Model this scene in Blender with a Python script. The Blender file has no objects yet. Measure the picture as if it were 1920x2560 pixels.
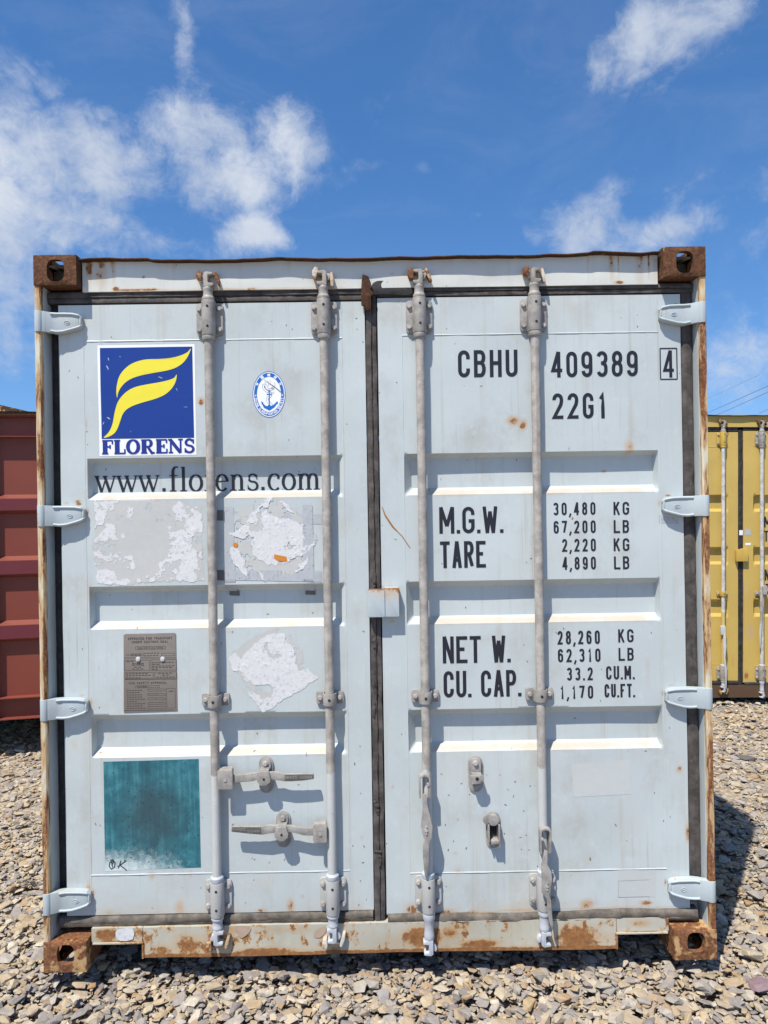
import bpy, bmesh, math, random
import numpy as np
from mathutils import Vector, noise as mnoise

# ------------------------------------------------------------------ camera, sky, sun, exposure
scene = bpy.context.scene
col = scene.collection
cam_data = bpy.data.cameras.new('camera')
cam = bpy.data.objects.new('camera', cam_data)
col.objects.link(cam)
cam.location = (0.01767, -2.55855, 1.63713)
cam.rotation_euler = (math.pi / 2 + 0.001807, 0.015642, -0.006632)
cam_data.sensor_fit = 'VERTICAL'
cam_data.sensor_height = 24.0
cam_data.lens = 24.0 * 1775.0 / 2560.0
cam_data.clip_start = 0.05
cam_data.clip_end = 2000.0
scene.camera = cam

scene.view_settings.view_transform = 'Standard'
scene.view_settings.look = 'None'
scene.view_settings.gamma = 1.0
scene.view_settings.use_curve_mapping = False
scene.view_settings.exposure = 0.40

SUN_DIR = Vector((0.799, 1.233, -2.591)).normalized()      # the way the light travels
sun_data = bpy.data.lights.new('sun', 'SUN')
sun_data.energy = 4.9
sun_data.angle = math.radians(0.55)
sun_data.color = (1.0, 0.94, 0.84)
sun = bpy.data.objects.new('sun', sun_data)
col.objects.link(sun)
sun.rotation_euler = SUN_DIR.to_track_quat('-Z', 'Y').to_euler()
sun.location = (-8, -12, 26)


class NT:
    """A short way to write node trees."""
    def __init__(self, tree):
        self.t = tree

    def new(self, kind, **kw):
        n = self.t.nodes.new(kind)
        for k, v in kw.items():
            setattr(n, k, v)
        return n

    def put(self, sock, val):
        if val is None:
            return
        if hasattr(val, 'is_linked'):
            self.t.links.new(val, sock)
        else:
            if isinstance(val, (tuple, list)) and sock.type == 'RGBA' and len(val) == 3:
                val = (*val, 1.0)
            sock.default_value = val

    def math(self, op, a, b=None, c=None, clamp=False):
        n = self.new('ShaderNodeMath', operation=op, use_clamp=clamp)
        self.put(n.inputs[0], a); self.put(n.inputs[1], b); self.put(n.inputs[2], c)
        return n.outputs[0]

    def vmath(self, op, a, b=None):
        n = self.new('ShaderNodeVectorMath', operation=op)
        self.put(n.inputs[0], a); self.put(n.inputs[1], b)
        return n.outputs['Value' if op in ('DOT_PRODUCT', 'LENGTH') else 'Vector']

    def noise(self, vec, scale, detail=4.0, rough=0.55, dist=0.0):
        n = self.new('ShaderNodeTexNoise')
        self.put(n.inputs['Vector'], vec)
        n.inputs['Scale'].default_value = scale
        n.inputs['Detail'].default_value = detail
        n.inputs['Roughness'].default_value = rough
        n.inputs['Distortion'].default_value = dist
        return n.outputs[0]

    def voro(self, vec, scale, out='Distance', feature='F1'):
        n = self.new('ShaderNodeTexVoronoi', feature=feature)
        self.put(n.inputs['Vector'], vec)
        n.inputs['Scale'].default_value = scale
        return n.outputs[out]

    def step(self, val, lo, hi, a=0.0, b=1.0):
        n = self.new('ShaderNodeMapRange', interpolation_type='SMOOTHSTEP')
        self.put(n.inputs[0], val)
        for i, v in enumerate((lo, hi, a, b)):
            self.put(n.inputs[i + 1], v)
        return n.outputs[0]

    def mix(self, fac, a, b, blend='MIX'):
        n = self.new('ShaderNodeMix', data_type='RGBA', blend_type=blend)
        self.put(n.inputs[0], fac); self.put(n.inputs[6], a); self.put(n.inputs[7], b)
        return n.outputs[2]

    def ramp(self, fac, stops, interp='LINEAR'):
        n = self.new('ShaderNodeValToRGB')
        n.color_ramp.interpolation = interp
        el = n.color_ramp.elements
        while len(el) < len(stops):
            el.new(0.5)
        for e, (p, c) in zip(el, stops):
            e.position = p; e.color = (*c, 1.0)
        self.put(n.inputs[0], fac)
        return n.outputs[0]

    def scaled(self, vec, s):
        return self.vmath('MULTIPLY', vec, s)


def build_world():
    w = bpy.data.worlds.new('World')
    scene.world = w
    w.use_nodes = True
    nt = NT(w.node_tree)
    bg = w.node_tree.nodes['Background']
    sky = nt.new('ShaderNodeTexSky', sky_type='NISHITA')
    sky.sun_disc = False
    sky.sun_elevation = math.asin(-SUN_DIR.z)
    sky.sun_rotation = math.atan2(-SUN_DIR.x, -SUN_DIR.y)
    sky.altitude = 300.0
    sky.air_density = 1.0
    sky.dust_density = 0.25
    sky.ozone_density = 3.0
    hsv = nt.new('ShaderNodeHueSaturation')
    hsv.inputs['Saturation'].default_value = 1.24
    hsv.inputs['Hue'].default_value = 0.503
    nt.put(hsv.inputs['Color'], sky.outputs[0])
    skycol = hsv.outputs[0]
    tc = nt.new('ShaderNodeTexCoord')
    d = tc.outputs['Generated']
    # the deep blue comes down low, as in clear air seen from high ground
    lifted = nt.vmath('NORMALIZE', nt.vmath('ADD', nt.scaled(d, (1.0, 1.0, 0.84)), (0.0, 0.0, 0.11)))
    nt.put(sky.inputs['Vector'], lifted)
    sep = nt.new('ShaderNodeSeparateXYZ')
    nt.put(sep.inputs[0], d)
    az = nt.math('ARCTAN2', sep.outputs[0], sep.outputs[1])
    el = nt.math('ARCSINE', sep.outputs[2])
    comb = nt.new('ShaderNodeCombineXYZ')
    nt.put(comb.inputs[0], az); nt.put(comb.inputs[1], el)
    # a large soft warp lends the banks uneven outlines
    wn = nt.new('ShaderNodeTexNoise')
    nt.put(wn.inputs['Vector'], d)
    wn.inputs['Scale'].default_value = 7.0
    wn.inputs['Detail'].default_value = 5.0
    wn.inputs['Roughness'].default_value = 0.6
    warp = nt.vmath('SUBTRACT', wn.outputs['Color'], (0.5, 0.5, 0.5))
    p = nt.vmath('ADD', comb.outputs[0], nt.scaled(warp, (0.10, 0.10, 0.0)))
    banks = [  # centre (azimuth, elevation), radii, tilt, weight
        ((-0.4695, 0.4637), (0.055, 0.060), 0.3, 0.80), ((-0.4522, 0.4258), (0.065, 0.075), 0.0, 0.85), ((-0.5013, 0.3876), (0.09, 0.11), 0.0, 1.0),
        ((-0.4578, 0.3558), (0.12, 0.045), 0.0, 0.85), ((-0.3588, 0.3688), (0.09, 0.028), 0.0, 0.62), ((-0.2936, 0.3614), (0.06, 0.020), 0.0, 0.50),
        ((-0.3650, 0.4392), (0.055, 0.050), 0.0, 0.92), ((-0.3272, 0.4740), (0.06, 0.035), 0.4, 0.55), ((-0.3231, 0.4225), (0.05, 0.030), 0.0, 0.62),
        ((-0.2498, 0.4869), (0.070, 0.055), 0.0, 0.78), ((-0.1919, 0.4388), (0.070, 0.055), 0.0, 0.95), ((-0.1761, 0.4121), (0.035, 0.03), 0.0, 0.75),
        ((-0.1310, 0.4734), (0.055, 0.050), -0.4, 1.05), ((-0.1907, 0.5004), (0.045, 0.035), -0.5, 0.62),
        ((-0.2637, 0.5784), (0.016, 0.060), 0.1, 0.58), ((-0.2462, 0.5371), (0.026, 0.045), 0.45, 0.55), ((-0.4234, 0.5041), (0.016, 0.045), 0.3, 0.42),
        ((-0.1824, 0.3619), (0.050, 0.028), 0.0, 1.05), ((-0.2177, 0.3502), (0.03, 0.016), 0.0, 0.6),
        ((0.3621, 0.5475), (0.062, 0.036), 0.35, 1.02), ((0.4207, 0.5589), (0.065, 0.042), 0.2, 0.90), ((0.3214, 0.5307), (0.030, 0.020), 0.2, 0.75), ((0.4058, 0.5316), (0.04, 0.02), 0.2, 0.7),
        ((0.2766, 0.3566), (0.060, 0.035), 0.0, 0.85), ((0.3583, 0.3469), (0.075, 0.032), 0.0, 0.90), ((0.3084, 0.3905), (0.035, 0.030), 0.6, 0.55), ((0.3884, 0.3795), (0.05, 0.025), 0.6, 0.45),
        ((0.1698, 0.3994), (0.10, 0.010), 0.30, 0.36), ((-0.0026, 0.4577), (0.05, 0.014), 0.5, 0.36), ((0.0706, 0.4560), (0.02, 0.010), -0.2, 0.30),
        ((0.0209, 0.5018), (0.04, 0.018), 0.7, 0.30),
        ((0.4788, 0.1880), (0.11, 0.055), 0.0, 0.72), ((0.4927, 0.2294), (0.08, 0.03), 0.3, 0.35), ((0.4894, 0.2996), (0.03, 0.012), 0.4, 0.35),
        ((-0.4775, 0.2198), (0.08, 0.06), 0.0, 0.48), ((-0.6508, 0.2965), (0.22, 0.11), 0.0, 0.8),
        ((0.6760, 0.3562), (0.16, 0.09), 0.1, 0.8),
    ]
    total = None
    for c, r, tilt, amp in banks:
        m = nt.new('ShaderNodeMapping', vector_type='TEXTURE')
        nt.put(m.inputs['Vector'], p)
        m.inputs['Location'].default_value = (c[0], c[1], 0)
        m.inputs['Rotation'].default_value = (0, 0, tilt)
        m.inputs['Scale'].default_value = (r[0], r[1], 1)
        q = nt.vmath('DOT_PRODUCT', m.outputs[0], m.outputs[0])
        g = nt.math('MULTIPLY', nt.math('EXPONENT', nt.math('MULTIPLY', q, -0.72)), amp)
        total = g if total is None else nt.math('SMOOTH_MAX', total, g, 0.25)
    # scattered fair-weather cloud of the same kind all round, outside the named banks
    rest = nt.noise(d, 2.3, 3.0, 0.5)
    away = nt.step(nt.math('ABSOLUTE', az), 0.75, 1.3)
    high = nt.step(el, 0.75, 1.0)
    away = nt.math('MAXIMUM', away, high)
    total = nt.math('ADD', total, nt.math('MULTIPLY', nt.step(rest, 0.5, 0.75, 0.0, 0.9), away))
    dd = nt.vmath('ADD', d, nt.scaled(warp, (0.05, 0.05, 0.05)))
    f1 = nt.noise(nt.scaled(dd, (1.0, 1.0, 1.35)), 10.0, 10.0, 0.66, 0.35)
    f2 = nt.noise(dd, 34.0, 6.0, 0.66, 0.5)
    f = nt.math('ADD', nt.math('MULTIPLY', nt.math('SUBTRACT', f1, 0.5), 1.45),
                nt.math('MULTIPLY', nt.math('SUBTRACT', f2, 0.5), 0.72))
    body = nt.math('MINIMUM', total, 1.1)
    raw = nt.math('ADD', body, nt.math('MULTIPLY', f, nt.step(body, 0.02, 0.40, 0.15, 0.95)))
    dens = nt.step(raw, 0.24, 1.12)
    veil = nt.step(nt.noise(nt.scaled(dd, (1.0, 1.0, 2.4)), 4.0, 7.0, 0.62, 0.8), 0.42, 0.85, 0.0, 0.13)
    dens = nt.math('MAXIMUM', nt.math('MULTIPLY', dens, 0.90), veil)
    horizon = nt.step(el, -0.02, 0.05)
    dens = nt.math('MULTIPLY', dens, horizon)
    shade = nt.noise(dd, 6.5, 5.0, 0.55)
    white = nt.mix(nt.step(shade, 0.35, 0.7), (3.4, 3.8, 4.5), (4.7, 4.95, 5.3))
    out = nt.mix(dens, skycol, white)
    nt.put(bg.inputs['Color'], out)
    bg.inputs['Strength'].default_value = 0.128


build_world()

# ------------------------------------------------------------------ mesh helpers
PI = math.pi
rng = random.Random(7)


class MB:
    """Collects boxes, prisms, tubes and sheets; build() links them as ONE mesh object."""
    def __init__(self):
        self.v = []
        self.f = []

    def add(self, vs, fs):
        o = len(self.v)
        self.v.extend([tuple(p) for p in vs])
        self.f.extend([tuple(i + o for i in q) for q in fs])
        return self

    def box(self, x0, x1, y0, y1, z0, z1):
        vs = [(x, y, z) for x in (x0, x1) for y in (y0, y1) for z in (z0, z1)]
        return self.add(vs, [(0, 1, 3, 2), (4, 6, 7, 5), (0, 4, 5, 1), (2, 3, 7, 6), (0, 2, 6, 4), (1, 5, 7, 3)])

    def prism(self, poly, y0, y1, yfun=None):
        """A polygon in the XZ plane given depth along Y (y0 in front)."""
        n = len(poly)
        area = sum(poly[i][0] * poly[(i + 1) % n][1] - poly[(i + 1) % n][0] * poly[i][1] for i in range(n))
        if area < 0:
            poly = poly[::-1]
        off = (lambda x, z: yfun(x, z)) if yfun else (lambda x, z: 0.0)
        vs = [(x, y0 + off(x, z), z) for x, z in poly] + [(x, y1 + off(x, z), z) for x, z in poly]
        fs = [tuple(range(n)), tuple(range(2 * n - 1, n - 1, -1))]
        fs += [(i, i + n, (i + 1) % n + n, (i + 1) % n) for i in range(n)]
        return self.add(vs, fs)

    def prism_x(self, poly, x0, x1):
        """A polygon in the YZ plane extruded along X."""
        n = len(poly)
        vs = [(x0, y, z) for y, z in poly] + [(x1, y, z) for y, z in poly]
        fs = [tuple(range(n - 1, -1, -1)), tuple(range(n, 2 * n))]
        fs += [(i, (i + 1) % n, (i + 1) % n + n, i + n) for i in range(n)]
        return self.add(vs, fs)

    def cyl(self, p0, p1, r0, r1=None, n=14, caps=True):
        r1 = r0 if r1 is None else r1
        p0, p1 = Vector(p0), Vector(p1)
        q = (p1 - p0).to_track_quat('Z', 'Y')
        vs, fs = [], []
        for p, r in ((p0, r0), (p1, r1)):
            for i in range(n):
                a = 2 * PI * i / n
                vs.append(p + q @ Vector((r * math.cos(a), r * math.sin(a), 0)))
        fs = [(i, (i + 1) % n, (i + 1) % n + n, i + n) for i in range(n)]
        if caps:
            fs += [tuple(range(n - 1, -1, -1)), tuple(range(n, 2 * n))]
        return self.add(vs, fs)

    def lathe(self, prof, cx, cy, n=18):
        """prof: (radius, z) from the bottom up, about a vertical axis."""
        vs, fs = [], []
        m = len(prof)
        for r, z in prof:
            for i in range(n):
                a = 2 * PI * i / n
                vs.append((cx + r * math.cos(a), cy + r * math.sin(a), z))
        for j in range(m - 1):
            for i in range(n):
                fs.append((j * n + i, j * n + (i + 1) % n, (j + 1) * n + (i + 1) % n, (j + 1) * n + i))
        fs += [tuple(range(n - 1, -1, -1)), tuple(range((m - 1) * n, m * n))]
        return self.add(vs, fs)

    def tube(self, pts, r, n=8):
        pts = [Vector(p) for p in pts]
        vs, fs = [], []
        for k, p in enumerate(pts):
            t = (pts[min(k + 1, len(pts) - 1)] - pts[max(k - 1, 0)]).normalized()
            if k == 0:
                q = t.to_track_quat('Z', 'Y')
            else:                                  # carry the frame along so the wall does not twist
                q = last.rotation_difference(t) @ q
            last = t
            rr = r[k] if isinstance(r, (list, tuple)) else r
            for i in range(n):
                a = 2 * PI * i / n
                vs.append(p + q @ Vector((rr * math.cos(a), rr * math.sin(a), 0)))
        for k in range(len(pts) - 1):
            for i in range(n):
                fs.append((k * n + i, k * n + (i + 1) % n, (k + 1) * n + (i + 1) % n, (k + 1) * n + i))
        fs += [tuple(range(n - 1, -1, -1)), tuple(range((len(pts) - 1) * n, len(pts) * n))]
        return self.add(vs, fs)

    def sheet(self, xs, zs, yfun, back=None):
        """A grid facing -Y over the given x and z lines; back closes its rim to that depth."""
        nx, nz = len(xs), len(zs)
        X, Z = np.meshgrid(xs, zs)
        Y = yfun(X, Z)
        o = len(self.v)
        self.v.extend(zip(X.ravel().tolist(), Y.ravel().tolist(), Z.ravel().tolist()))
        idx = np.arange(nx * nz).reshape(nz, nx) + o
        q = np.stack([idx[:-1, :-1], idx[:-1, 1:], idx[1:, 1:], idx[1:, :-1]], -1).reshape(-1, 4)
        self.f.extend(map(tuple, q.tolist()))
        if back is not None:
            rim = list(idx[0, :]) + list(idx[1:, -1]) + list(idx[-1, -2::-1]) + list(idx[-2:0, 0])
            o2 = len(self.v)
            for i in rim:
                x, y, z = self.v[i]
                self.v.append((x, back, z))
            n = len(rim)
            for i in range(n):
                j = (i + 1) % n
                self.f.append((int(rim[j]), int(rim[i]), o2 + i, o2 + j))
        return self

    def build(self, name, mat, parent=None, bevel=0.0, angle=38, stain=None, seg=2):
        me = bpy.data.meshes.new(name)
        me.from_pydata(self.v, [], self.f)
        if bevel > 0:
            bm = bmesh.new()
            bm.from_mesh(me)
            bmesh.ops.recalc_face_normals(bm, faces=bm.faces)
            es = [e for e in bm.edges if len(e.link_faces) == 2 and e.calc_face_angle(0) > 0.5]
            bmesh.ops.bevel(bm, geom=es, offset=bevel, segments=seg, profile=0.6, affect='EDGES', clamp_overlap=True)
            bm.to_mesh(me)
            bm.free()
        me.update()
        me.shade_smooth()
        me.set_sharp_from_angle(angle=math.radians(angle))
        if stain is not None:
            n = len(me.vertices)
            co = np.empty(n * 3, np.float32)
            me.vertices.foreach_get('co', co)
            co = co.reshape(-1, 3)
            for nm, fn in stain.items():
                at = me.attributes.new(nm, 'FLOAT', 'POINT')
                at.data.foreach_set('value', fn(co[:, 0], co[:, 2]).astype(np.float32))
        if mat:
            me.materials.append(mat)
        o = bpy.data.objects.new(name, me)
        col.objects.link(o)
        if parent:
            o.parent = parent
        return o


def thing(name, label, cat, loc=(0, 0, 0), rot=(0, 0, 0), group=None):
    o = bpy.data.objects.new(name, None)
    o.empty_display_size = 0.2
    col.objects.link(o)
    o.location = loc
    o.rotation_euler = rot
    o['label'] = label
    o['category'] = cat
    if group:
        o['group'] = group
    return o


def lines(lo, hi, step, breaks=()):
    """Grid lines from lo to hi that hit every break and are no farther apart than step."""
    ks = sorted({lo, hi, *[b for b in breaks if lo < b < hi]})
    out = [lo]
    for a, b in zip(ks, ks[1:]):
        n = max(1, int(math.ceil((b - a) / step)))
        out += [a + (b - a) * (i + 1) / n for i in range(n)]
    return np.array(out)


def wob(t, s=0.0):
    return mnoise.noise(Vector((t, s, 0.37 + s)))


# ------------------------------------------------------------------ materials
def new_mat(name):
    m = bpy.data.materials.new(name)
    m.use_nodes = True
    nt = NT(m.node_tree)
    b = m.node_tree.nodes['Principled BSDF']
    co = nt.new('ShaderNodeTexCoord').outputs['Object']
    return m, nt, b, co


def bump(nt, b, height, strength, dist=0.002):
    n = nt.new('ShaderNodeBump')
    n.inputs['Strength'].default_value = strength
    n.inputs['Distance'].default_value = dist
    nt.put(n.inputs['Height'], height)
    nt.put(b.inputs['Normal'], n.outputs[0])


def mul(c, k):
    return tuple(x * k for x in c)


def rust_colour(nt, co, sc=60.0):
    n = nt.noise(co, sc, 6.0, 0.68)
    return nt.ramp(n, [(0.28, (0.035, 0.016, 0.012)), (0.45, (0.115, 0.045, 0.022)), (0.58, (0.23, 0.095, 0.035)), (0.75, (0.40, 0.22, 0.10))])


def paint(name, base, aged, dirt=0.35, specks=0.6, rough=0.42, scabs=0.0):
    m, nt, b, co = new_mat(name)
    big = nt.noise(co, 1.6, 3.0, 0.5)
    c = nt.mix(nt.step(big, 0.3, 0.7), mul(base, 0.94), mul(base, 1.04))
    n4 = nt.noise(co, 3.6, 6.0, 0.62)
    c = nt.mix(nt.step(n4, 0.5, 0.85, 0.0, 0.55), c, aged)
    st = nt.noise(nt.scaled(co, (26.0, 26.0, 1.1)), 1.0, 5.0, 0.6)
    c = nt.mix(nt.step(st, 0.52, 0.82, 0.0, dirt), c, mul(aged, 0.82))
    # dull grime in broad clouds and thin runs
    cl = nt.noise(nt.scaled(co, (1.0, 1.0, 0.7)), 6.5, 7.0, 0.68)
    c = nt.mix(nt.step(cl, 0.48, 0.80, 0.0, dirt * 0.8), c, mul(aged, 0.70))
    run = nt.noise(nt.scaled(co, (75.0, 75.0, 1.6)), 1.0, 4.0, 0.6)
    c = nt.mix(nt.step(run, 0.60, 0.80, 0.0, dirt * 0.75), c, mul(aged, 0.62))
    chalk = nt.noise(co, 28.0, 6.0, 0.7)
    c = nt.mix(nt.step(chalk, 0.52, 0.75, 0.0, dirt * 0.6), c, (min(1, base[0] * 1.12), min(1, base[1] * 1.12), min(1, base[2] * 1.14)))
    # chips and scuffs: small slivers, sparse
    vo = nt.new('ShaderNodeTexVoronoi', feature='F1')
    wn = nt.noise(co, 90.0, 3.0, 0.6)
    cc = nt.scaled(co, (1.35, 1.0, 0.75))
    nt.put(vo.inputs['Vector'], cc)
    vo.inputs['Scale'].default_value = 24.0
    d = nt.math('ADD', vo.outputs['Distance'], nt.math('MULTIPLY', nt.math('SUBTRACT', wn, 0.5), 0.16))
    sepc = nt.new('ShaderNodeSeparateColor')
    nt.put(sepc.inputs[0], vo.outputs['Color'])
    keep = nt.step(sepc.outputs[0], 0.78, 0.80)
    sp = nt.math('MULTIPLY', nt.step(d, 0.075, 0.045), nt.math('MULTIPLY', keep, specks))
    c = nt.mix(sp, c, nt.ramp(sepc.outputs[1], [(0.0, (0.06, 0.05, 0.045)), (0.55, (0.16, 0.11, 0.07)), (1.0, (0.30, 0.27, 0.24))]))
    # rust laid down by the 'rust' attribute, grime by 'grime'
    at = nt.new('ShaderNodeAttribute', attribute_name='rust').outputs['Fac']
    gr = nt.new('ShaderNodeAttribute', attribute_name='grime').outputs['Fac']
    nf = nt.noise(co, 42.0, 7.0, 0.7)
    nm = nt.noise(co, 9.0, 4.0, 0.6)
    gm = nt.step(nt.math('ADD', gr, nt.math('MULTIPLY', nt.math('SUBTRACT', nm, 0.5), 1.1)), 0.25, 0.95, 0.0, 0.7)
    c = nt.mix(nt.math('MULTIPLY', gm, nt.step(gr, 0.02, 0.15)), c, nt.mix(nf, (0.52, 0.42, 0.30), (0.40, 0.33, 0.26)))
    k = nt.math('ADD', at, nt.math('MULTIPLY', nt.math('SUBTRACT', nf, 0.5), 1.0))
    halo = nt.step(nt.math('ADD', at, nt.math('MULTIPLY', nt.math('SUBTRACT', nm, 0.5), 0.35)), 0.16, 0.75, 0.0, 0.75)
    core = nt.step(k, 0.50, 0.66)
    if scabs > 0:
        sn = nt.noise(nt.scaled(co, (1.0, 1.0, 0.75)), 17.0, 8.0, 0.72)
        halo = nt.math('MAXIMUM', halo, nt.step(sn, 0.68 - scabs * 0.2, 0.74 - scabs * 0.2, 0.0, 0.6))
        core = nt.math('MAXIMUM', core, nt.step(sn, 0.73 - scabs * 0.2, 0.76 - scabs * 0.2))
    c = nt.mix(halo, c, (0.46, 0.25, 0.075))
    c = nt.mix(core, c, nt.mix(0.40, rust_colour(nt, co), (0.36, 0.175, 0.06)))
    nt.put(b.inputs['Base Color'], c)
    nt.put(b.inputs['Roughness'], nt.math('MULTIPLY_ADD', core, 0.4, rough))
    b.inputs['Specular IOR Level'].default_value = 0.35
    h = nt.math('ADD', nt.math('MULTIPLY', core, nt.noise(co, 150.0, 3.0, 0.6)), nt.math('MULTIPLY', nt.noise(co, 70.0, 2.0, 0.5), 0.12))
    bump(nt, b, h, 0.35, 0.0015)
    return m


def rusty(name, paint_col, amount, stretch=(1, 1, 1), scale=14.0, bright=1.0, edge=0.05):
    """Paint half gone to rust: amount 0..1 of rust, stretch lays the flakes along one direction."""
    m, nt, b, co = new_mat(name)
    sc = nt.scaled(co, stretch)
    n = nt.noise(sc, scale, 7.0, 0.66, 0.3)
    n2 = nt.noise(sc, scale * 0.28, 3.0, 0.5)
    k = nt.math('ADD', nt.math('MULTIPLY', n, 0.65), nt.math('MULTIPLY', n2, 0.35))
    thr = 0.5 + (0.5 - amount) * 0.34
    core = nt.step(k, thr, thr + edge)
    halo = nt.step(k, thr - 0.10, thr + 0.01, 0.0, 0.8)
    pc = nt.mix(nt.noise(co, 11.0, 4.0, 0.6), mul(paint_col, 0.85), mul(paint_col, 1.1))
    c = nt.mix(halo, pc, (0.44, 0.25, 0.085))
    rc = nt.mix(nt.step(nt.noise(sc, scale * 1.3, 5.0, 0.6), 0.35, 0.7), rust_colour(nt, co, 75.0),
                nt.ramp(nt.noise(co, 110.0, 4.0, 0.6), [(0.3, (0.075, 0.030, 0.020)), (0.7, (0.27, 0.125, 0.055))]))
    if bright != 1.0:
        rc = nt.mix(1.0, rc, (bright, bright, bright), 'MULTIPLY')
    c = nt.mix(core, c, rc)
    nt.put(b.inputs['Base Color'], c)
    nt.put(b.inputs['Roughness'], nt.math('MULTIPLY_ADD', core, 0.35, 0.5))
    b.inputs['Specular IOR Level'].default_value = 0.3
    h = nt.math('ADD', nt.math('MULTIPLY', core, nt.math('MULTIPLY_ADD', nt.noise(co, 130.0, 4.0, 0.65), 0.9, -0.6)), nt.math('MULTIPLY', nt.noise(co, 40.0, 4.0, 0.6), 0.3))
    bump(nt, b, h, 0.7, 0.003)
    return m


def rubber(name, base=(0.050, 0.045, 0.042)):
    m, nt, b, co = new_mat(name)
    n = nt.noise(co, 18.0, 6.0, 0.65)
    c = nt.mix(nt.step(n, 0.35, 0.7), mul(base, 0.75), mul(base, 1.7))
    sc = nt.noise(co, 110.0, 5.0, 0.7)
    c = nt.mix(nt.math('MULTIPLY', nt.step(sc, 0.60, 0.72), nt.step(nt.noise(co, 5.0, 2.0), 0.42, 0.7, 0.0, 0.8)), c, (0.30, 0.28, 0.26))
    nt.put(b.inputs['Base Color'], c)
    b.inputs['Roughness'].default_value = 0.72
    b.inputs['Specular IOR Level'].default_value = 0.25
    bump(nt, b, nt.noise(co, 60.0, 5.0, 0.65), 0.6, 0.003)
    return m


def steel(name, base, over=None, zline=None, rust=0.10):
    """Weathered galvanised steel; below zline it carries a coat of paint (over)."""
    m, nt, b, co = new_mat(name)
    n = nt.noise(co, 24.0, 6.0, 0.65)
    c = nt.mix(nt.step(n, 0.3, 0.7), mul(base, 0.72), mul(base, 1.25))
    fine = nt.noise(co, 160.0, 4.0, 0.65)
    c = nt.mix(nt.step(fine, 0.55, 0.72, 0.0, 0.45), c, mul(base, 0.5))
    st = nt.noise(nt.scaled(co, (50.0, 50.0, 1.4)), 1.0, 4.0, 0.6)
    c = nt.mix(nt.step(st, 0.58, 0.75, 0.0, 0.5), c, (0.20, 0.14, 0.10))
    if over is not None:
        sep = nt.new('ShaderNodeSeparateXYZ')
        nt.put(sep.inputs[0], co)
        z = nt.math('ADD', sep.outputs[2], nt.math('MULTIPLY', nt.math('SUBTRACT', nt.noise(co, 38.0, 4.0, 0.6), 0.5), 0.05))
        below = nt.step(z, zline + 0.004, zline - 0.004)
        chip = nt.step(nt.noise(co, 75.0, 5.0, 0.65), 0.66, 0.69, 1.0, 0.15)
        c = nt.mix(nt.math('MULTIPLY', below, chip), c, nt.mix(nt.noise(co, 14.0, 4.0, 0.6), mul(over, 0.84), mul(over, 1.06)))
    rk = nt.math('ADD', nt.noise(co, 30.0, 6.0, 0.7), rust)
    c = nt.mix(nt.step(rk, 0.78, 0.86), c, rust_colour(nt, co, 80.0))
    nt.put(b.inputs['Base Color'], c)
    b.inputs['Roughness'].default_value = 0.55
    b.inputs['Metallic'].default_value = 0.0
    b.inputs['Specular IOR Level'].default_value = 0.4
    bump(nt, b, nt.noise(co, 120.0, 5.0, 0.65), 0.35, 0.0015)
    return m


def flat(name, base, rough=0.5, var=0.12, wear=None, wear_lo=0.64, spec=0.4):
    m, nt, b, co = new_mat(name)
    c = nt.mix(nt.noise(co, 35.0, 5.0, 0.62), mul(base, 1.0 - var), mul(base, 1.0 + var))
    if wear is not None:
        w = nt.noise(co, 95.0, 5.0, 0.68, 0.4)
        c = nt.mix(nt.step(w, wear_lo, wear_lo + 0.05, 0.0, 0.85), c, wear)
    nt.put(b.inputs['Base Color'], c)
    b.inputs['Roughness'].default_value = rough
    b.inputs['Specular IOR Level'].default_value = spec
    return m


PALE = (0.470, 0.518, 0.524)
AGED = (0.500, 0.495, 0.435)
M_PAINT = paint('pale_blue_paint', PALE, AGED, 0.75, 0.95)
M_HEAD = paint('header_paint', (0.57, 0.585, 0.555), (0.56, 0.53, 0.42), 0.45, 0.8, 0.45, 0.10)
M_SILL = paint('sill_paint', (0.44, 0.43, 0.365), (0.42, 0.36, 0.25), 0.75, 0.9, 0.5, 0.80)
M_FIT_TOP = rusty('rusted_casting', (0.50, 0.42, 0.28), 0.86, (1, 1, 0.7), 15.0, 0.62)
M_FIT_LOW = rusty('rusted_low_casting', (0.45, 0.36, 0.25), 0.74, (1, 1, 1), 18.0, 1.05)
M_STRIP = rusty('rust_streaked_cream_paint', (0.60, 0.56, 0.43), 0.54, (2.6, 2.6, 0.42), 15.0, 1.15)
M_LIP = rusty('rusted_roof_lip', (0.30, 0.28, 0.24), 0.95, (0.6, 1, 1), 15.0, 0.34)
M_RUBBER = rubber('weathered_rubber', (0.066, 0.058, 0.054))
M_RUBBER_LOW = rubber('dusty_rubber', (0.100, 0.086, 0.071))
M_BLACK_SHADE_RUB = rubber('black_and_shaded_rubber', (0.026, 0.025, 0.026))  # black rubber; also paints the shade onto the pale container's left seal
M_ROD = steel('galvanised_rod', (0.345, 0.32, 0.29), (0.49, 0.50, 0.49), 0.70, 0.02)
M_GUIDE = steel('galvanised_casting', (0.29, 0.272, 0.25), None, None, 0.05)
M_GUIDE_LOW = steel('overpainted_casting', (0.28, 0.27, 0.255), (0.40, 0.40, 0.385), 0.40, 0.07)
M_CAM_TOP = steel('cast_cam', (0.32, 0.295, 0.26), None, None, 0.09)
M_CAM_LOW = steel('painted_cam', (0.30, 0.30, 0.31), (0.45, 0.475, 0.515), 0.50, 0.07)
M_HANDLE = steel('handle_steel', (0.285, 0.27, 0.25), None, None, 0.05)
M_GRIP = flat('dark_grip_steel', (0.105, 0.10, 0.096), 0.5, 0.45)
M_BOLT = steel('bolt_steel', (0.36, 0.34, 0.32), None, None, 0.08)
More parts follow.
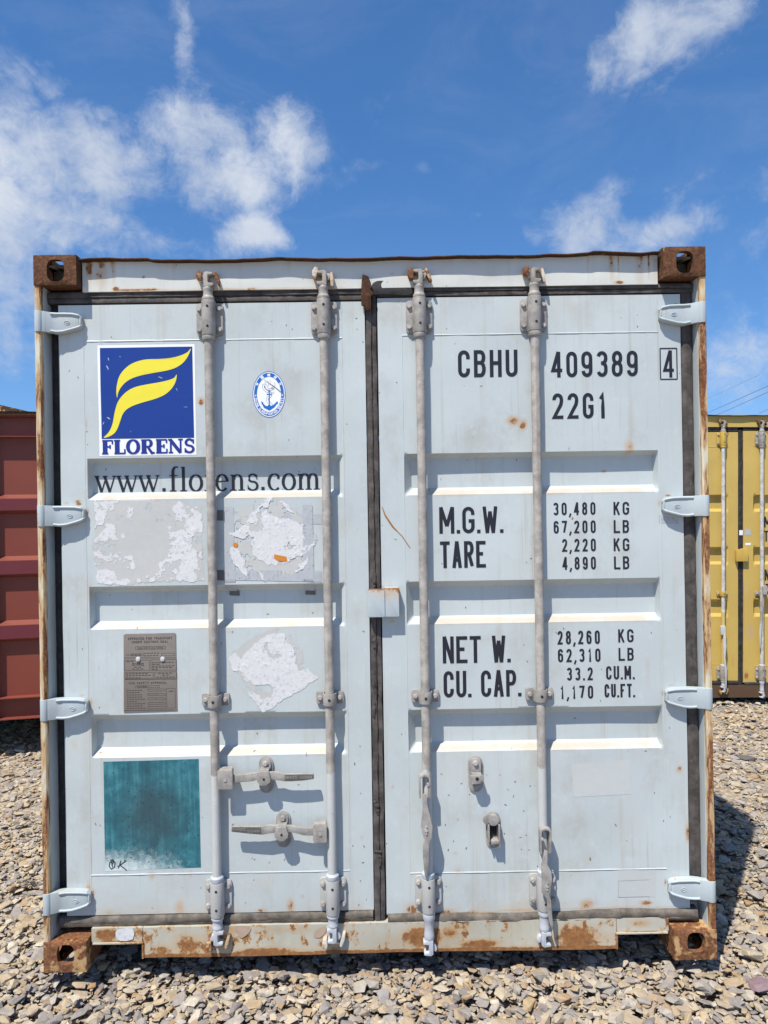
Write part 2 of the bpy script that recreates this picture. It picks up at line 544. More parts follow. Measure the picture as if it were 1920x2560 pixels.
M_KEEP = rusty('chipped_keeper', (0.60, 0.58, 0.54), 0.52, (1, 1, 1), 22.0)
M_HINGE = paint('hinge_paint', (0.395, 0.452, 0.475), (0.46, 0.46, 0.42), 0.75, 0.7, 0.5, 0.36)
M_INK = flat('dark_navy_ink', (0.014, 0.015, 0.024), 0.45, 0.3, (0.20, 0.22, 0.24), 0.70)
M_WHITE = flat('white_vinyl', (0.78, 0.79, 0.80), 0.4, 0.04)
M_BLUE = flat('royal_blue_vinyl', (0.010, 0.040, 0.235), 0.35, 0.10, (0.16, 0.20, 0.36), 0.735)
M_YELLOW = flat('lemon_vinyl', (0.76, 0.66, 0.045), 0.4, 0.05)
M_LOGOBLUE = flat('logo_lettering_blue', (0.015, 0.030, 0.22), 0.4, 0.08)
M_SEALBLUE = flat('seal_blue', (0.012, 0.13, 0.46), 0.4, 0.08)
M_GREYLINE = flat('grey_print', (0.25, 0.29, 0.34), 0.5, 0.1)
M_PLATE = flat('brown_plate', (0.185, 0.160, 0.140), 0.42, 0.16, (0.26, 0.16, 0.09), 0.74)
M_PLATEINK = flat('plate_etching', (0.055, 0.045, 0.042), 0.5, 0.1)
M_PAPER = flat('torn_white_paper', (0.600, 0.603, 0.608), 0.8, 0.10, (0.44, 0.45, 0.465), 0.56)
M_GLUE = flat('glue_residue', (0.462, 0.468, 0.455), 0.75, 0.09, (0.50, 0.485, 0.455), 0.55)
M_TAPE = flat('grey_cloth_tape', (0.40, 0.425, 0.45), 0.6, 0.16, (0.20, 0.20, 0.21), 0.60)
M_TAPEDARK = flat('dark_cloth_tape', (0.13, 0.125, 0.12), 0.6, 0.3)
M_ORANGE = flat('orange_crayon', (0.56, 0.20, 0.025), 0.6, 0.25)
M_RUSTLINE = flat('rust_scratch', (0.30, 0.15, 0.045), 0.8, 0.4)
M_GHOST = flat('faded_sticker_ghost', (0.478, 0.503, 0.492), 0.55, 0.05)
M_DARK = flat('hole_shade', (0.02, 0.019, 0.018), 0.9, 0.2)  # near black for solid hole pieces, their inner shade put into the colour
M_WOOD = flat('container_floor', (0.12, 0.075, 0.045), 0.8, 0.25)


def teal_mat():
    m, nt, b, co = new_mat('faded_teal_film')
    sep = nt.new('ShaderNodeSeparateXYZ')
    nt.put(sep.inputs[0], co)
    x, z = sep.outputs[0], sep.outputs[2]
    st = nt.noise(nt.scaled(co, (80.0, 1.0, 3.5)), 1.0, 6.0, 0.7)
    n = nt.noise(co, 16.0, 7.0, 0.68)
    c = nt.ramp(nt.math('ADD', nt.math('MULTIPLY', st, 0.45), nt.math('MULTIPLY', n, 0.55)),
                [(0.32, (0.008, 0.072, 0.100)), (0.50, (0.024, 0.140, 0.178)), (0.66, (0.075, 0.255, 0.290))])
    # sooty middle
    v = nt.vmath('SUBTRACT', co, (-0.832, 0.0, 0.535))
    q = nt.vmath('LENGTH', nt.scaled(v, (7.0, 0.0, 6.0)))
    soot = nt.math('MULTIPLY', nt.step(nt.math('ADD', q, nt.math('MULTIPLY', nt.math('SUBTRACT', n, 0.5), 1.2)), 1.45, 0.0), 0.80)
    c = nt.mix(soot, c, (0.035, 0.062, 0.075))
    # worn pale towards the foot, most at the lower left
    v2 = nt.vmath('SUBTRACT', co, (-0.965, 0.0, 0.305))
    q2 = nt.vmath('LENGTH', nt.scaled(v2, (3.6, 0.0, 8.6)))
    fade = nt.step(nt.math('ADD', q2, nt.math('MULTIPLY', nt.math('SUBTRACT', nt.noise(co, 60.0, 6.0, 0.72), 0.5), 1.3)), 1.15, 0.15)
    c = nt.mix(fade, c, (0.58, 0.66, 0.65))
    wh = nt.step(nt.noise(co, 120.0, 5.0, 0.7), 0.70, 0.74, 0.0, 0.6)
    c = nt.mix(wh, c, (0.45, 0.55, 0.56))
    vo = nt.voro(co, 42.0)
    c = nt.mix(nt.math('MULTIPLY', nt.step(vo, 0.16, 0.10), 0.75), c, (0.012, 0.035, 0.045))
    nt.put(b.inputs['Base Color'], c)
    b.inputs['Roughness'].default_value = 0.35
    return m


M_TEAL = teal_mat()

# ------------------------------------------------------------------ stains: rust and grime laid on sheet metal
def stain_fn(spots, grain=0.0):
    spots = list(spots)

    def fn(x, z):
        out = np.zeros_like(x)
        for s in spots:
            if s[0] == 'g':                       # round spot: x, z, rx, rz, amp
                _, cx, cz, rx, rz, a = s
                out = np.maximum(out, a * np.exp(-((x - cx) / rx) ** 2 - ((z - cz) / rz) ** 2))
            elif s[0] == 's':                     # a run of rust downwards: x, z top, length, width, amp
                _, cx, cz, ln, w, a = s
                t = (cz - z) / ln
                run = np.where((t > -0.05) & (t < 1.0), 1.0 - 0.6 * np.clip(t, 0, 1), 0.0)
                out = np.maximum(out, a * run * np.exp(-((x - cx) / w) ** 2))
            elif s[0] == 'h':                     # a level band: z, half-height, amp, x0, x1
                _, cz, hz, a, x0, x1 = s
                edge = np.clip((x - x0) / 0.04, 0, 1) * np.clip((x1 - x) / 0.04, 0, 1)
                out = np.maximum(out, a * edge * np.exp(-((z - cz) / hz) ** 2))
        return out
    return fn


# ------------------------------------------------------------------ the door's pressed sheet
DOOR_Y, DEPTH = 0.057, 0.036
BANDS = [(1.855, 1.837, 1.729, 1.702), (1.384, 1.358, 1.251, 1.226), (0.912, 0.882, 0.782, 0.755)]
LEAF = {'L': (-1.150, -0.025, 0.179, 2.419), 'R': (0.022, 1.141, 0.160, 2.430)}
ENDS = {'L': (-1.052, -1.043, -0.148, -0.113), 'R': (0.112, 0.140, 1.044, 1.050)}
SEAM = {'L': (-1.060, -0.110, 0.325, 2.285), 'R': (0.111, 1.057, 0.310, 2.291)}


def door_depth(x, z):
    """Depth of the sheet's surface behind the fittings' front face, for arrays."""
    x = np.asarray(x, float); z = np.asarray(z, float)
    out = np.full(np.broadcast(x, z).shape, DOOR_Y)
    v = np.zeros_like(out)
    for a, b, c, d in BANDS:
        v = np.maximum(v, np.clip(np.minimum((a - z) / (a - b), (z - d) / (c - d)), 0, 1))
    for k in 'LR':
        e = ENDS[k]
        h = np.clip(np.minimum((x - e[0]) / (e[1] - e[0]), (e[3] - x) / (e[3] - e[2])), 0, 1)
        out = out + DEPTH * np.minimum(v, h)
    # slight dents and waves of a used leaf
    out = out + 0.0012 * np.sin(x * 7.3 + 1.1) * np.sin(z * 5.1 + 0.4) + 0.0005 * np.sin(x * 19.0 + z * 11.0) + 0.0004 * np.sin(x * 11.0 - z * 23.0 + 2.0)
    return out


def surf(x, z, lift=0.0):
    return float(door_depth(x, z)) - lift


RUST_L = [('g', -1.0530, 2.3620, 0.0070, 0.022, 0.50), ('g', -1.0850, 2.3900, 0.016, 0.006, 0.30), ('g', -1.0530, 1.6590, 0.0070, 0.022, 0.62), ('g', -1.0850, 1.6870, 0.016, 0.006, 0.70), ('g', -1.0530, 0.9580, 0.0070, 0.022, 0.66), ('g', -1.0850, 0.9860, 0.016, 0.006, 0.55), ('g', -1.0530, 0.2590, 0.0070, 0.022, 0.70), ('g', -1.0850, 0.2870, 0.016, 0.006, 0.40), ('g', *(-0.7377, 0.1964), 0.0300, 0.0450, 0.48), ('g', *(-0.3303, 0.2024), 0.0240, 0.0400, 0.48), ('g', *(-1.1159, 0.8066), 0.0200, 0.0300, 0.34), ('g', *(-1.0910, 1.3457), 0.0200, 0.0300, 0.28), ('g', *(-1.0008, 0.1874), 0.0400, 0.0150, 0.42), ('g', *(-1.0702, 0.2679), 0.0120, 0.0500, 0.55), ('g', *(-0.8377, 0.3173), 0.0200, 0.0250, 0.45), ('g', *(-0.5552, 1.3689), 0.0200, 0.0200, 0.30), ('g', *(-0.5349, 1.2097), 0.0300, 0.0080, 0.42), ('g', *(-0.6303, 2.0593), 0.0167, 0.0200, 0.72), ('g', *(-0.7378, 0.1908), 0.0300, 0.0534, 0.55), ('g', *(-0.3304, 0.1968), 0.0233, 0.0467, 0.65),
          ('g', *(-0.2873, 0.2345), 0.0116, 0.0149, 0.53), ('g', *(-0.8377, 0.3201), 0.0174, 0.0203, 0.60), ('h', 0.183, 0.004, 0.62, -1.12, -0.04),
          ('g', *(-0.4383, 0.1847), 0.0333, 0.0133, 0.61), ('g', *(-1.0701, 0.2736), 0.0145, 0.0435, 0.55), ('g', *(-1.0600, 0.3866), 0.0058, 0.0725, 0.50),
          ('g', *(-0.0655, 0.4442), 0.0087, 0.0145, 0.50), ('g', *(-0.6621, 0.5208), 0.0043, 0.0058, 0.60), ('g', *(-0.6962, 0.3231), 0.0083, 0.0233, 0.53),
          ('g', *(-1.0886, 1.6983), 0.0183, 0.0083, 0.68), ('g', *(-1.1310, 1.6921), 0.0149, 0.0067, 0.61), ('g', *(-1.0214, 1.0839), 0.0049, 0.0167, 0.53),
          ('g', *(-1.1442, 1.6413), 0.0043, 0.0290, 0.40), ('g', *(-1.0529, 1.9846), 0.0049, 0.0333, 0.53), ('g', *(-1.0378, 1.9759), 0.0043, 0.0058, 0.70),
          ('g', *(0.0604, 1.1656), 0.0029, 0.0145, 0.50), ('g', *(-0.8806, 1.2289), 0.0087, 0.0043, 0.80), ('g', *(-0.9988, 1.8171), 0.0058, 0.0072, 0.80),
          ('g', *(-0.7440, 1.7816), 0.0058, 0.0072, 0.80), ('g', *(-0.4036, 1.2682), 0.0087, 0.0043, 0.50), ('g', *(-0.0470, 1.2043), 0.0029, 0.0087, 0.60),
          ('g', *(-0.9091, 1.2937), 0.0058, 0.0043, 0.70), ('h', 2.417, 0.003, 0.45, -1.1, -0.03), ('g', *(-1.0261, 0.7681), 0.0174, 0.0058, 0.60)]
GRIME_L = [('h', 1.710, 0.016, 0.85, -1.03, -0.14), ('h', 1.235, 0.016, 0.75, -1.03, -0.14), ('h', 0.766, 0.016, 0.75, -1.03, -0.14),
           ('h', 0.190, 0.05, 0.5, -1.14, -0.03), ('h', 0.27, 0.12, 0.30, -1.14, -0.03), ('h', 1.372, 0.006, 0.75, -1.04, -0.13), ('g', -1.052, 1.35, 0.012, 0.05, 0.7),
           ('g', -1.052, 0.87, 0.012, 0.05, 0.7), ('g', -1.052, 1.80, 0.012, 0.05, 0.6), ('h', 0.90, 0.006, 0.55, -1.04, -0.13)]
RUST_R = [('g', 1.0530, 2.3620, 0.0070, 0.022, 0.50), ('g', 1.0850, 2.3900, 0.016, 0.006, 0.30), ('g', 1.0530, 1.6590, 0.0070, 0.022, 0.62), ('g', 1.0850, 1.6870, 0.016, 0.006, 0.70), ('g', 1.0530, 0.9580, 0.0070, 0.022, 0.66), ('g', 1.0850, 0.9860, 0.016, 0.006, 0.55), ('g', 1.0530, 0.2590, 0.0070, 0.022, 0.70), ('g', 1.0850, 0.2870, 0.016, 0.006, 0.40), ('g', *(0.9459, 1.8747), 0.0340, 0.0340, 0.46), ('g', *(0.8287, 1.9430), 0.0220, 0.0300, 0.30), ('g', *(0.9995, 1.0380), 0.0160, 0.1000, 0.36), ('g', *(1.1109, 0.6755), 0.0240, 0.0280, 0.45), ('g', *(0.9063, 0.9257), 0.0300, 0.0200, 0.34), ('g', *(0.4772, 1.9422), 0.0120, 0.0400, 0.30), ('g', *(0.0491, 1.3477), 0.0200, 0.0600, 0.40), ('g', *(0.2864, 0.3155), 0.0300, 0.0300, 0.40), ('g', *(0.5170, 1.9718), 0.0333, 0.0233, 0.70), ('g', *(0.5531, 1.9562), 0.0200, 0.0267, 0.68), ('g', *(0.9458, 1.8674), 0.0250, 0.0367, 0.61),
          ('g', *(1.1109, 0.6755), 0.0200, 0.0233, 0.55), ('g', *(1.1369, 0.4397), 0.0116, 0.0500, 0.70), ('h', 0.170, 0.005, 0.60, 0.4, 1.12),
          ('h', 0.160, 0.005, 0.62, 0.04, 0.45), ('g', *(0.1154, 0.1724), 0.0367, 0.0333, 0.65), ('g', *(0.2440, 0.1646), 0.0416, 0.0167, 0.65),
          ('g', *(0.3373, 0.1628), 0.0267, 0.0133, 0.61), ('g', *(0.7563, 0.1830), 0.0267, 0.0233, 0.65), ('g', *(0.9800, 0.1835), 0.0333, 0.0133, 0.68),
          ('g', *(0.7603, 0.1844), 0.0367, 0.0233, 0.61), ('g', *(0.7301, 1.6074), 0.0058, 0.0072, 0.90), ('g', *(0.8602, 1.7813), 0.0133, 0.0083, 0.68),
          ('g', *(0.0578, 1.3589), 0.0267, 0.0083, 0.65), ('g', *(0.0587, 1.2395), 0.0167, 0.0083, 0.53), ('g', *(0.2864, 0.3133), 0.0200, 0.0167, 0.49),
          ('g', *(0.2894, 0.5062), 0.0058, 0.0087, 0.75), ('g', *(0.2763, 0.3800), 0.0174, 0.0058, 0.60), ('g', *(0.3878, 0.2071), 0.0043, 0.0058, 0.70),
          ('g', *(0.7758, 0.3505), 0.0043, 0.0087, 0.80), ('g', *(1.0041, 0.7710), 0.0145, 0.0435, 0.32), ('g', *(0.5062, 1.2273), 0.0058, 0.0058, 0.55),
          ('g', *(1.1246, 2.3942), 0.0101, 0.0058, 0.80), ('g', *(1.0603, 2.3699), 0.0043, 0.0290, 0.50), ('g', *(1.0611, 1.6638), 0.0058, 0.0435, 0.55),
          ('g', *(0.0510, 0.6293), 0.0072, 0.0101, 0.60), ('g', *(0.0424, 0.4450), 0.0087, 0.0058, 0.50), ('h', 2.428, 0.003, 0.45, 0.05, 1.1)]
GRIME_R = [('h', 1.710, 0.016, 0.9, 0.15, 1.03), ('h', 1.235, 0.016, 0.9, 0.15, 1.03), ('h', 0.766, 0.016, 0.85, 0.15, 1.03),
           ('h', 0.178, 0.05, 0.5, 0.04, 1.12), ('h', 0.25, 0.11, 0.28, 0.04, 1.12), ('h', 0.90, 0.006, 0.5, 0.15, 1.03), ('g', *(0.2869, 0.6261), 0.02, 0.03, 0.45),
           ('g', 0.12, 0.30, 0.03, 0.14, 0.35)]

# ------------------------------------------------------------------ lettering: strokes drawn as flat ribbons
def arc(cx, cy, rx, ry, a0, a1, n=7):
    return [(cx + rx * math.cos(math.radians(a0 + (a1 - a0) * i / n)), cy + ry * math.sin(math.radians(a0 + (a1 - a0) * i / n))) for i in range(n + 1)]


R_ = 0.2
TOPA = lambda: arc(.5, 1 - R_, .5, R_, 0, 180)
BOTA = lambda: arc(.5, R_, .5, R_, 180, 360)
GLYPH = {
    '0': [TOPA() + BOTA() + [(1, 1 - R_)]], 'O': [TOPA() + BOTA() + [(1, 1 - R_)]],
    'D': [[(0, 0), (0, 1), (.5, 1)] + arc(.5, 1 - R_, .5, R_, 90, 0) + arc(.5, R_, .5, R_, 0, -90) + [(0, 0)]],
    'C': [[(1, .70)] + TOPA() + BOTA() + [(1, .30)]], 'G': [[(1, .72)] + TOPA() + BOTA() + [(1, .46), (.52, .46)]],
    'B': [[(0, 0), (0, 1), (.6, 1)] + arc(.6, .77, .37, .23, 90, -90) + [(0, .54)], [(0.02, .54), (.6, .54)] + arc(.6, .27, .40, .27, 90, -90) + [(0, 0)]],
    'H': [[(0, 0), (0, 1)], [(1, 0), (1, 1)], [(0, .52), (1, .52)]],
    'U': [[(0, 1)] + BOTA() + [(1, 1)]], 'L': [[(0, 1), (0, 0), (1, 0)]],
    '4': [[(.74, 1), (0, .24), (1.08, .24)], [(.78, 1), (.78, 0)]],
    '9': [[(1, .72)] + TOPA() + arc(.5, .58, .5, R_, 180, 360) + [(1, .8)], [(1, .66)] + arc(.5, R_, .5, R_, 0, -180)],
    '6': [[(0, .34)] + arc(.5, R_, .5, R_, 180, 360) + arc(.5, .42, .5, R_, 0, 180) + [(0, .2)], [(0, .34)] + arc(.5, 1 - R_, .5, R_, 180, 0)],
    '3': [arc(.5, 1 - R_, .5, R_, 165, 0) + arc(.5, .74, .5, .2, 0, -90) + [(.36, .54)], [(.5, .54)] + arc(.5, .34, .5, R_, 90, 0) + arc(.5, R_, .5, R_, 0, -165)],
    '8': [arc(.5, .80, .46, R_, 0, 180) + arc(.5, .74, .46, R_, 180, 360) + [(.96, .8)], arc(.5, .34, .5, R_, 0, 180) + arc(.5, R_, .5, R_, 180, 360) + [(1, .34)]],
    '2': [[(0, .78)] + arc(.5, 1 - R_, .5, R_, 180, 0) + [(1, .72), (.9, .56), (0, 0), (1, 0)]],
    '1': [[(.2, .80), (.62, 1), (.62, 0)]], '7': [[(0, 1), (1, 1), (.36, 0)]],
    '5': [[(.95, 1), (.08, 1), (.02, .56), (.3, .62)] + arc(.5, .42, .5, R_, 90, 0) + arc(.5, R_, .5, R_, 0, -165)],
    'M': [[(0, 0), (0, 1)], [(0, 1), (.5, .25)], [(.5, .25), (1, 1)], [(1, 1), (1, 0)]], 'W': [[(0, 1), (.24, 0)], [(.24, 0), (.5, .86)], [(.5, .86), (.76, 0)], [(.76, 0), (1, 1)]],
    'T': [[(0, 1), (1, 1)], [(.5, 1), (.5, 0)]], 'A': [[(0, 0), (.5, 1)], [(.5, 1), (1, 0)], [(.18, .27), (.82, .27)]],
    'R': [[(0, 0), (0, 1), (.6, 1)] + arc(.6, .76, .4, .24, 90, -90) + [(0, .52)], [(.5, .52), (1, 0)]], 'E': [[(1, 1), (0, 1), (0, 0), (1, 0)], [(0, .52), (.85, .52)]],
    'N': [[(0, 0), (0, 1)], [(0, 1), (1, 0)], [(1, 0), (1, 1)]], 'P': [[(0, 0), (0, 1), (.6, 1)] + arc(.6, .74, .4, .26, 90, -90) + [(0, .48)]],
    'F': [[(0, 0), (0, 1), (1, 1)], [(0, .52), (.85, .52)]], 'K': [[(0, 0), (0, 1)], [(0.02, .36), (.95, 1)], [(.38, .6), (1, 0)]],
    'V': [[(0, 1), (.5, 0)], [(.5, 0), (1, 1)]], 'Y': [[(0, 1), (.5, .5), (1, 1)], [(.5, .5), (.5, 0)]], 'I': [[(.5, 0), (.5, 1)]], 'J': [[(1, 1), (1, .2)] + arc(.5, .2, .5, .2, 0, -180)],
    'S': [arc(.5, .78, .5, .22, 20, 180) + arc(.5, .74, .5, .22, 180, 270) + arc(.5, .26, .5, .26, 90, 0) + arc(.5, .22, .5, .22, 0, -160)],
    '/': [[(0, 0), (1, 1)]], '-': [[(.1, .5), (.9, .5)]],
}


def ribbon(mb, pts, width, to3d, closed=False, sub=0.03):
    """One stroke as a strip of quads with mitred joints; to3d maps (u, v) to a point in space."""
    ps = [Vector((a, b)) for a, b in pts]
    q = [ps[0]]
    for a in ps[1:]:
        d = (a - q[-1]).length
        if d < 1e-6:
            continue
        n = max(1, int(d / sub))
        s0 = q[-1].copy()
        q += [s0 + (a - s0) * ((i + 1) / n) for i in range(n)]
    if len(q) < 2:
        return
    L, Rr = [], []
    for i, p in enumerate(q):
        t0 = (p - q[i - 1]).normalized() if i > 0 else None
        t1 = (q[i + 1] - p).normalized() if i < len(q) - 1 else None
        t0, t1 = t0 or t1, t1 or t0
        t = (t0 + t1)
        t = t.normalized() if t.length > 1e-6 else t0
        nrm = Vector((-t.y, t.x))
        k = min(1.8, 1.0 / max(0.3, nrm.dot(Vector((-t0.y, t0.x)))))
        w = (width(i / (len(q) - 1), t) if callable(width) else width) * 0.5 * k
        L.append(p + nrm * w); Rr.append(p - nrm * w)
    vs = [to3d(*v) for v in L] + [to3d(*v) for v in Rr]
    n = len(q)
    mb.add(vs, [(i, i + n, i + n + 1, i + 1) for i in range(n - 1)])


def text_units(s, gap, narrow=0.36):
    x, pos = 0.0, []
    for ch in s:
        w = {'.': narrow * 0.5, ',': narrow * 0.5, ' ': 0.55, 'I': 0.35, '1': 0.8}.get(ch, 1.0)
        if ch in 'MW':
            w = 1.22
        pos.append((x, w))
        x += w + gap
    return pos, x - gap


def lettering(s, p_lo, p_hi, mat, parent, stroke=0.13, gap=0.42, lift=0.0010, yfun=None, name='lettering', label=None):
    """Block letters filling the box from p_lo (lower left) to p_hi (upper right)."""
    yfun = yfun or surf
    (x0, z0), (x1, z1) = p_lo, p_hi
    h = z1 - z0
    pos, total = text_units(s, gap)
    u = (x1 - x0) / total
    sw = stroke * h
    mb = MB()
    k = 0
    for ch, (px, w) in zip(s, pos):
        gx, gw = x0 + px * u, w * u
        if ch == ' ':
            continue
        if ch in '.,':
            k += 1
            e = lift + 0.00003 * k
            t3 = lambda a, b, e=e: (a, yfun(a, b) - e, b)
            if ch == '.':
                ribbon(mb, [(gx + gw / 2, z0), (gx + gw / 2, z0 + sw)], sw, t3)
            else:
                ribbon(mb, [(gx + gw / 2 + sw * .2, z0 + sw * .9), (gx + gw / 2 - sw * .5, z0 - sw * 1.1)], sw * .85, t3)
            continue
        ins = sw / 2
        for st in GLYPH[ch]:
            k += 1
            e = lift + 0.00003 * (k % 9)
            t3 = lambda a, b, e=e: (a, yfun(a, b) - e, b)
            pts = []
            for a, b in st:
                # stroke ends reach the box edge, rounded parts stay inside it
                zz = z0 + ins + b * (h - sw)
                pts.append((gx + ins + a * (gw - sw), zz))
            def reach(pt, nxt):
                if abs(pt[0] - nxt[0]) < 1e-5 or ch in 'AMNWVKXY4':
                    if pt[1] <= z0 + ins + 1e-5:
                        return (pt[0], z0)
                    if pt[1] >= z1 - ins - 1e-5:
                        return (pt[0], z1)
                if abs(pt[1] - nxt[1]) < 1e-5:
                    if pt[0] <= gx + ins + 1e-5:
                        return (gx, pt[1])
                    if pt[0] >= gx + gw - ins - 1e-5:
                        return (gx + gw, pt[1])
                return pt
            a, b = reach(pts[0], pts[1]), reach(pts[-1], pts[-2])
            pts[0], pts[-1] = a, b
            ribbon(mb, pts, sw, t3)
    o = mb.build(name, mat, parent)
    if label:
        o['label'] = label
    return o


def nib(thick, thin):
    return lambda s, t: thin + (thick - thin) * abs(t.y) ** 1.3


def serif_lower(s, p0, p1, xh, mat, parent, lift=0.0012):
    """Old-style roman lower case between baseline points p0 and p1 with x-height xh."""
    T, t = 0.185, 0.06
    N = nib(T, t)
    def ser(x, y, w=0.34):
        return ([(x - w / 2, y), (x + w / 2, y)], t * 1.1)
    G = {
        'w': (1.52, [([(.10, 1), (.45, 0)], T * .95), ([(.45, 0), (.76, .92)], t * 1.3), ([(.66, 1), (1.02, 0)], T * .95), ([(1.02, 0), (1.36, 1)], t * 1.3), ser(.14, .98), ser(.70, .98), ser(1.34, .98, .28)]),
        '.': (.56, [([(.26, .0), (.26, .20)], .20)]),
        'f': (.74, [([(.34, 0), (.34, 1.22)] + arc(.58, 1.22, .24, .30, 180, 60, 6), N), ([(.08, .97), (.66, .97)], t), ser(.34, .02, .46)]),
        'l': (.66, [([(.33, 0), (.33, 1.52)], T), ser(.33, .02, .48), ([(.14, 1.46), (.30, 1.50)], t)]),
        'o': (1.08, [(arc(.54, .5, .40, .50, 0, 360, 22), N)]),
        'r': (.80, [([(.30, 0), (.30, .98)], T), ([(.36, .66)] + arc(.58, .70, .22, .26, 160, 50, 5), nib(T, .12)), ser(.30, .02, .46), ser(.22, .95, .22)]),
        'e': (1.00, [([(.14, .58), (.86, .58)], t), ([(.84, .58)] + arc(.50, .5, .38, .50, 15, 318, 18), N)]),
        'n': (1.20, [([(.28, 0), (.28, .98)], T), ([(.32, .70)] + arc(.58, .66, .28, .32, 140, 0, 7) + [(.86, 0)], N), ser(.28, .02, .46), ser(.86, .02, .46), ser(.20, .95, .22)]),
        's': (.90, [(arc(.45, .74, .28, .26, 25, 180, 7) + arc(.45, .76, .28, .22, 180, 255, 4) + arc(.47, .27, .30, .27, 80, 0, 5) + arc(.45, .26, .32, .26, 0, -155, 7), nib(.15, .10)), ([(.74, .68), (.74, .95)], t), ([(.12, .06), (.12, .32)], t)]),
        'c': (.98, [(arc(.52, .5, .40, .50, 40, 315, 17), N), ([(.78, .70), (.80, .86)], .15)]),
        'm': (1.78, [([(.28, 0), (.28, .98)], T), ([(.32, .70)] + arc(.58, .66, .27, .32, 140, 0, 7) + [(.85, 0)], N), ([(.89, .70)] + arc(1.15, .66, .27, .32, 140, 0, 7) + [(1.42, 0)], N), ser(.28, .02, .44), ser(.85, .02, .44), ser(1.42, .02, .44), ser(.20, .95, .22)]),
    }
    total = sum(G[c][0] for c in s)
    u = (p1[0] - p0[0]) / total
    mb = MB()
    x, k = 0.0, 0
    for c in s:
        adv, sts = G[c]
        for pts, w in sts:
            k += 1
            e = lift + 0.00003 * (k % 12)
            def t3(a, b, e=e):
                return (a, surf(a, b) - e, b)
            base = lambda a: p0[1] + (p1[1] - p0[1]) * (a / total)
            P = [(p0[0] + (x + a) * u, base(x + a) + b * xh) for a, b in pts]
            ww = (lambda s_, tt, w=w: w(s_, tt) * xh) if callable(w) else w * xh
            ribbon(mb, P, ww, t3, sub=0.012)
        x += adv
    return mb.build('lettering', mat, parent)


def fill(mb, poly, yfun):
    """A flat filled outline lying on the door, cut into triangles."""
    from mathutils.geometry import tessellate_polygon
    tr = tessellate_polygon([[Vector((a, b, 0)) for a, b in poly]])
    vs = [(a, yfun(a, b), b) for a, b in poly]
    out = []
    for i, j, k in tr:
        a, b, c = poly[i], poly[j], poly[k]
        if (b[0] - a[0]) * (c[1] - a[1]) - (b[1] - a[1]) * (c[0] - a[0]) < 0:
            j, k = k, j
        out.append((i, j, k))
    mb.add(vs, out)


def smooth_poly(pts, n=4):
    """Catmull-Rom through a closed outline."""
    out, m = [], len(pts)
    for i in range(m):
        p = [Vector(pts[(i + k - 1) % m]) for k in range(4)]
        for j in range(n):
            t = j / n
            v = 0.5 * ((2 * p[1]) + (p[2] - p[0]) * t + (2 * p[0] - 5 * p[1] + 4 * p[2] - p[3]) * t * t + (3 * p[1] - p[0] - 3 * p[2] + p[3]) * t ** 3)
            out.append((v.x, v.y))
    return out


def inside(poly, x, z):
    c = np.zeros(x.shape, bool)
    n = len(poly)
    for i in range(n):
        x0, z0 = poly[i]; x1, z1 = poly[(i + 1) % n]
        hit = ((z0 > z) != (z1 > z)) & (x < (x1 - x0) * (z - z0) / (z1 - z0 + 1e-12) + x0)
        c ^= hit
    return c


def scrap(poly, keep, mat, parent, name, lift, cell=0.0016, curl=0.0):
    """A sheet of film or paper torn to the outline poly; keep(x, z, noise) says what is left of it."""
    xs = np.arange(min(p[0] for p in poly), max(p[0] for p in poly), cell)
    zs = np.arange(min(p[1] for p in poly), max(p[1] for p in poly), cell)
    X, Z = np.meshgrid(xs, zs)
    def fb(sc, seed):
        out = np.zeros_like(X)
        r = np.random.RandomState(seed)
        amp, tot = 1.0, 0.0
        for o in range(4):
            nx, nz = int((xs[-1] - xs[0]) * sc) + 3, int((zs[-1] - zs[0]) * sc) + 3
            g = r.rand(nz + 1, nx + 1)
            fx = (X - xs[0]) * sc; fz = (Z - zs[0]) * sc
            ix, iz = fx.astype(int), fz.astype(int)
            a, b = fx - ix, fz - iz
            a, b = a * a * (3 - 2 * a), b * b * (3 - 2 * b)
            out += amp * (g[iz, ix] * (1 - a) * (1 - b) + g[iz, ix + 1] * a * (1 - b) + g[iz + 1, ix] * (1 - a) * b + g[iz + 1, ix + 1] * a * b)
            tot += amp
            amp *= 0.55; sc *= 2.1
        return out / tot
    sd = int(abs(poly[0][0]) * 9000 + len(poly) * 13) % 9999
    jx, jz = (fb(60, sd + 1) - .5) * 0.020, (fb(60, sd + 2) - .5) * 0.020
    ok = inside(poly, X + jx, Z + jz) & keep(X, Z, fb(28, sd))
    use = ok[:-1, :-1]
    iz, ix = np.nonzero(use)
    vid = -np.ones(X.shape, int)
    quads = np.stack([np.stack([iz, ix], -1), np.stack([iz, ix + 1], -1), np.stack([iz + 1, ix + 1], -1), np.stack([iz + 1, ix], -1)], 1)
    flat_i = quads[..., 0] * X.shape[1] + quads[..., 1]
    uniq, inv = np.unique(flat_i, return_inverse=True)
    xx, zz = X.ravel()[uniq], Z.ravel()[uniq]
    yy = door_depth(xx, zz) - lift
    if curl:
        yy = yy - curl * np.clip(fb(45, sd + 5).ravel()[uniq] - 0.55, 0, 1) * 4
    mb = MB()
    mb.v = list(zip(xx.tolist(), yy.tolist(), zz.tolist()))
    mb.f = [tuple(q) for q in inv.reshape(-1, 4).tolist()]
    return mb.build(name, mat, parent)


# ------------------------------------------------------------------ a 20 foot container, door end at y = 0, standing on z = 0
ROD_X = (-0.5925, -0.1735, 0.1755, 0.5955)
ROD_Y, ROD_R = 0.027, 0.0165
W2, H, LEN = 1.219, 2.591, 6.058


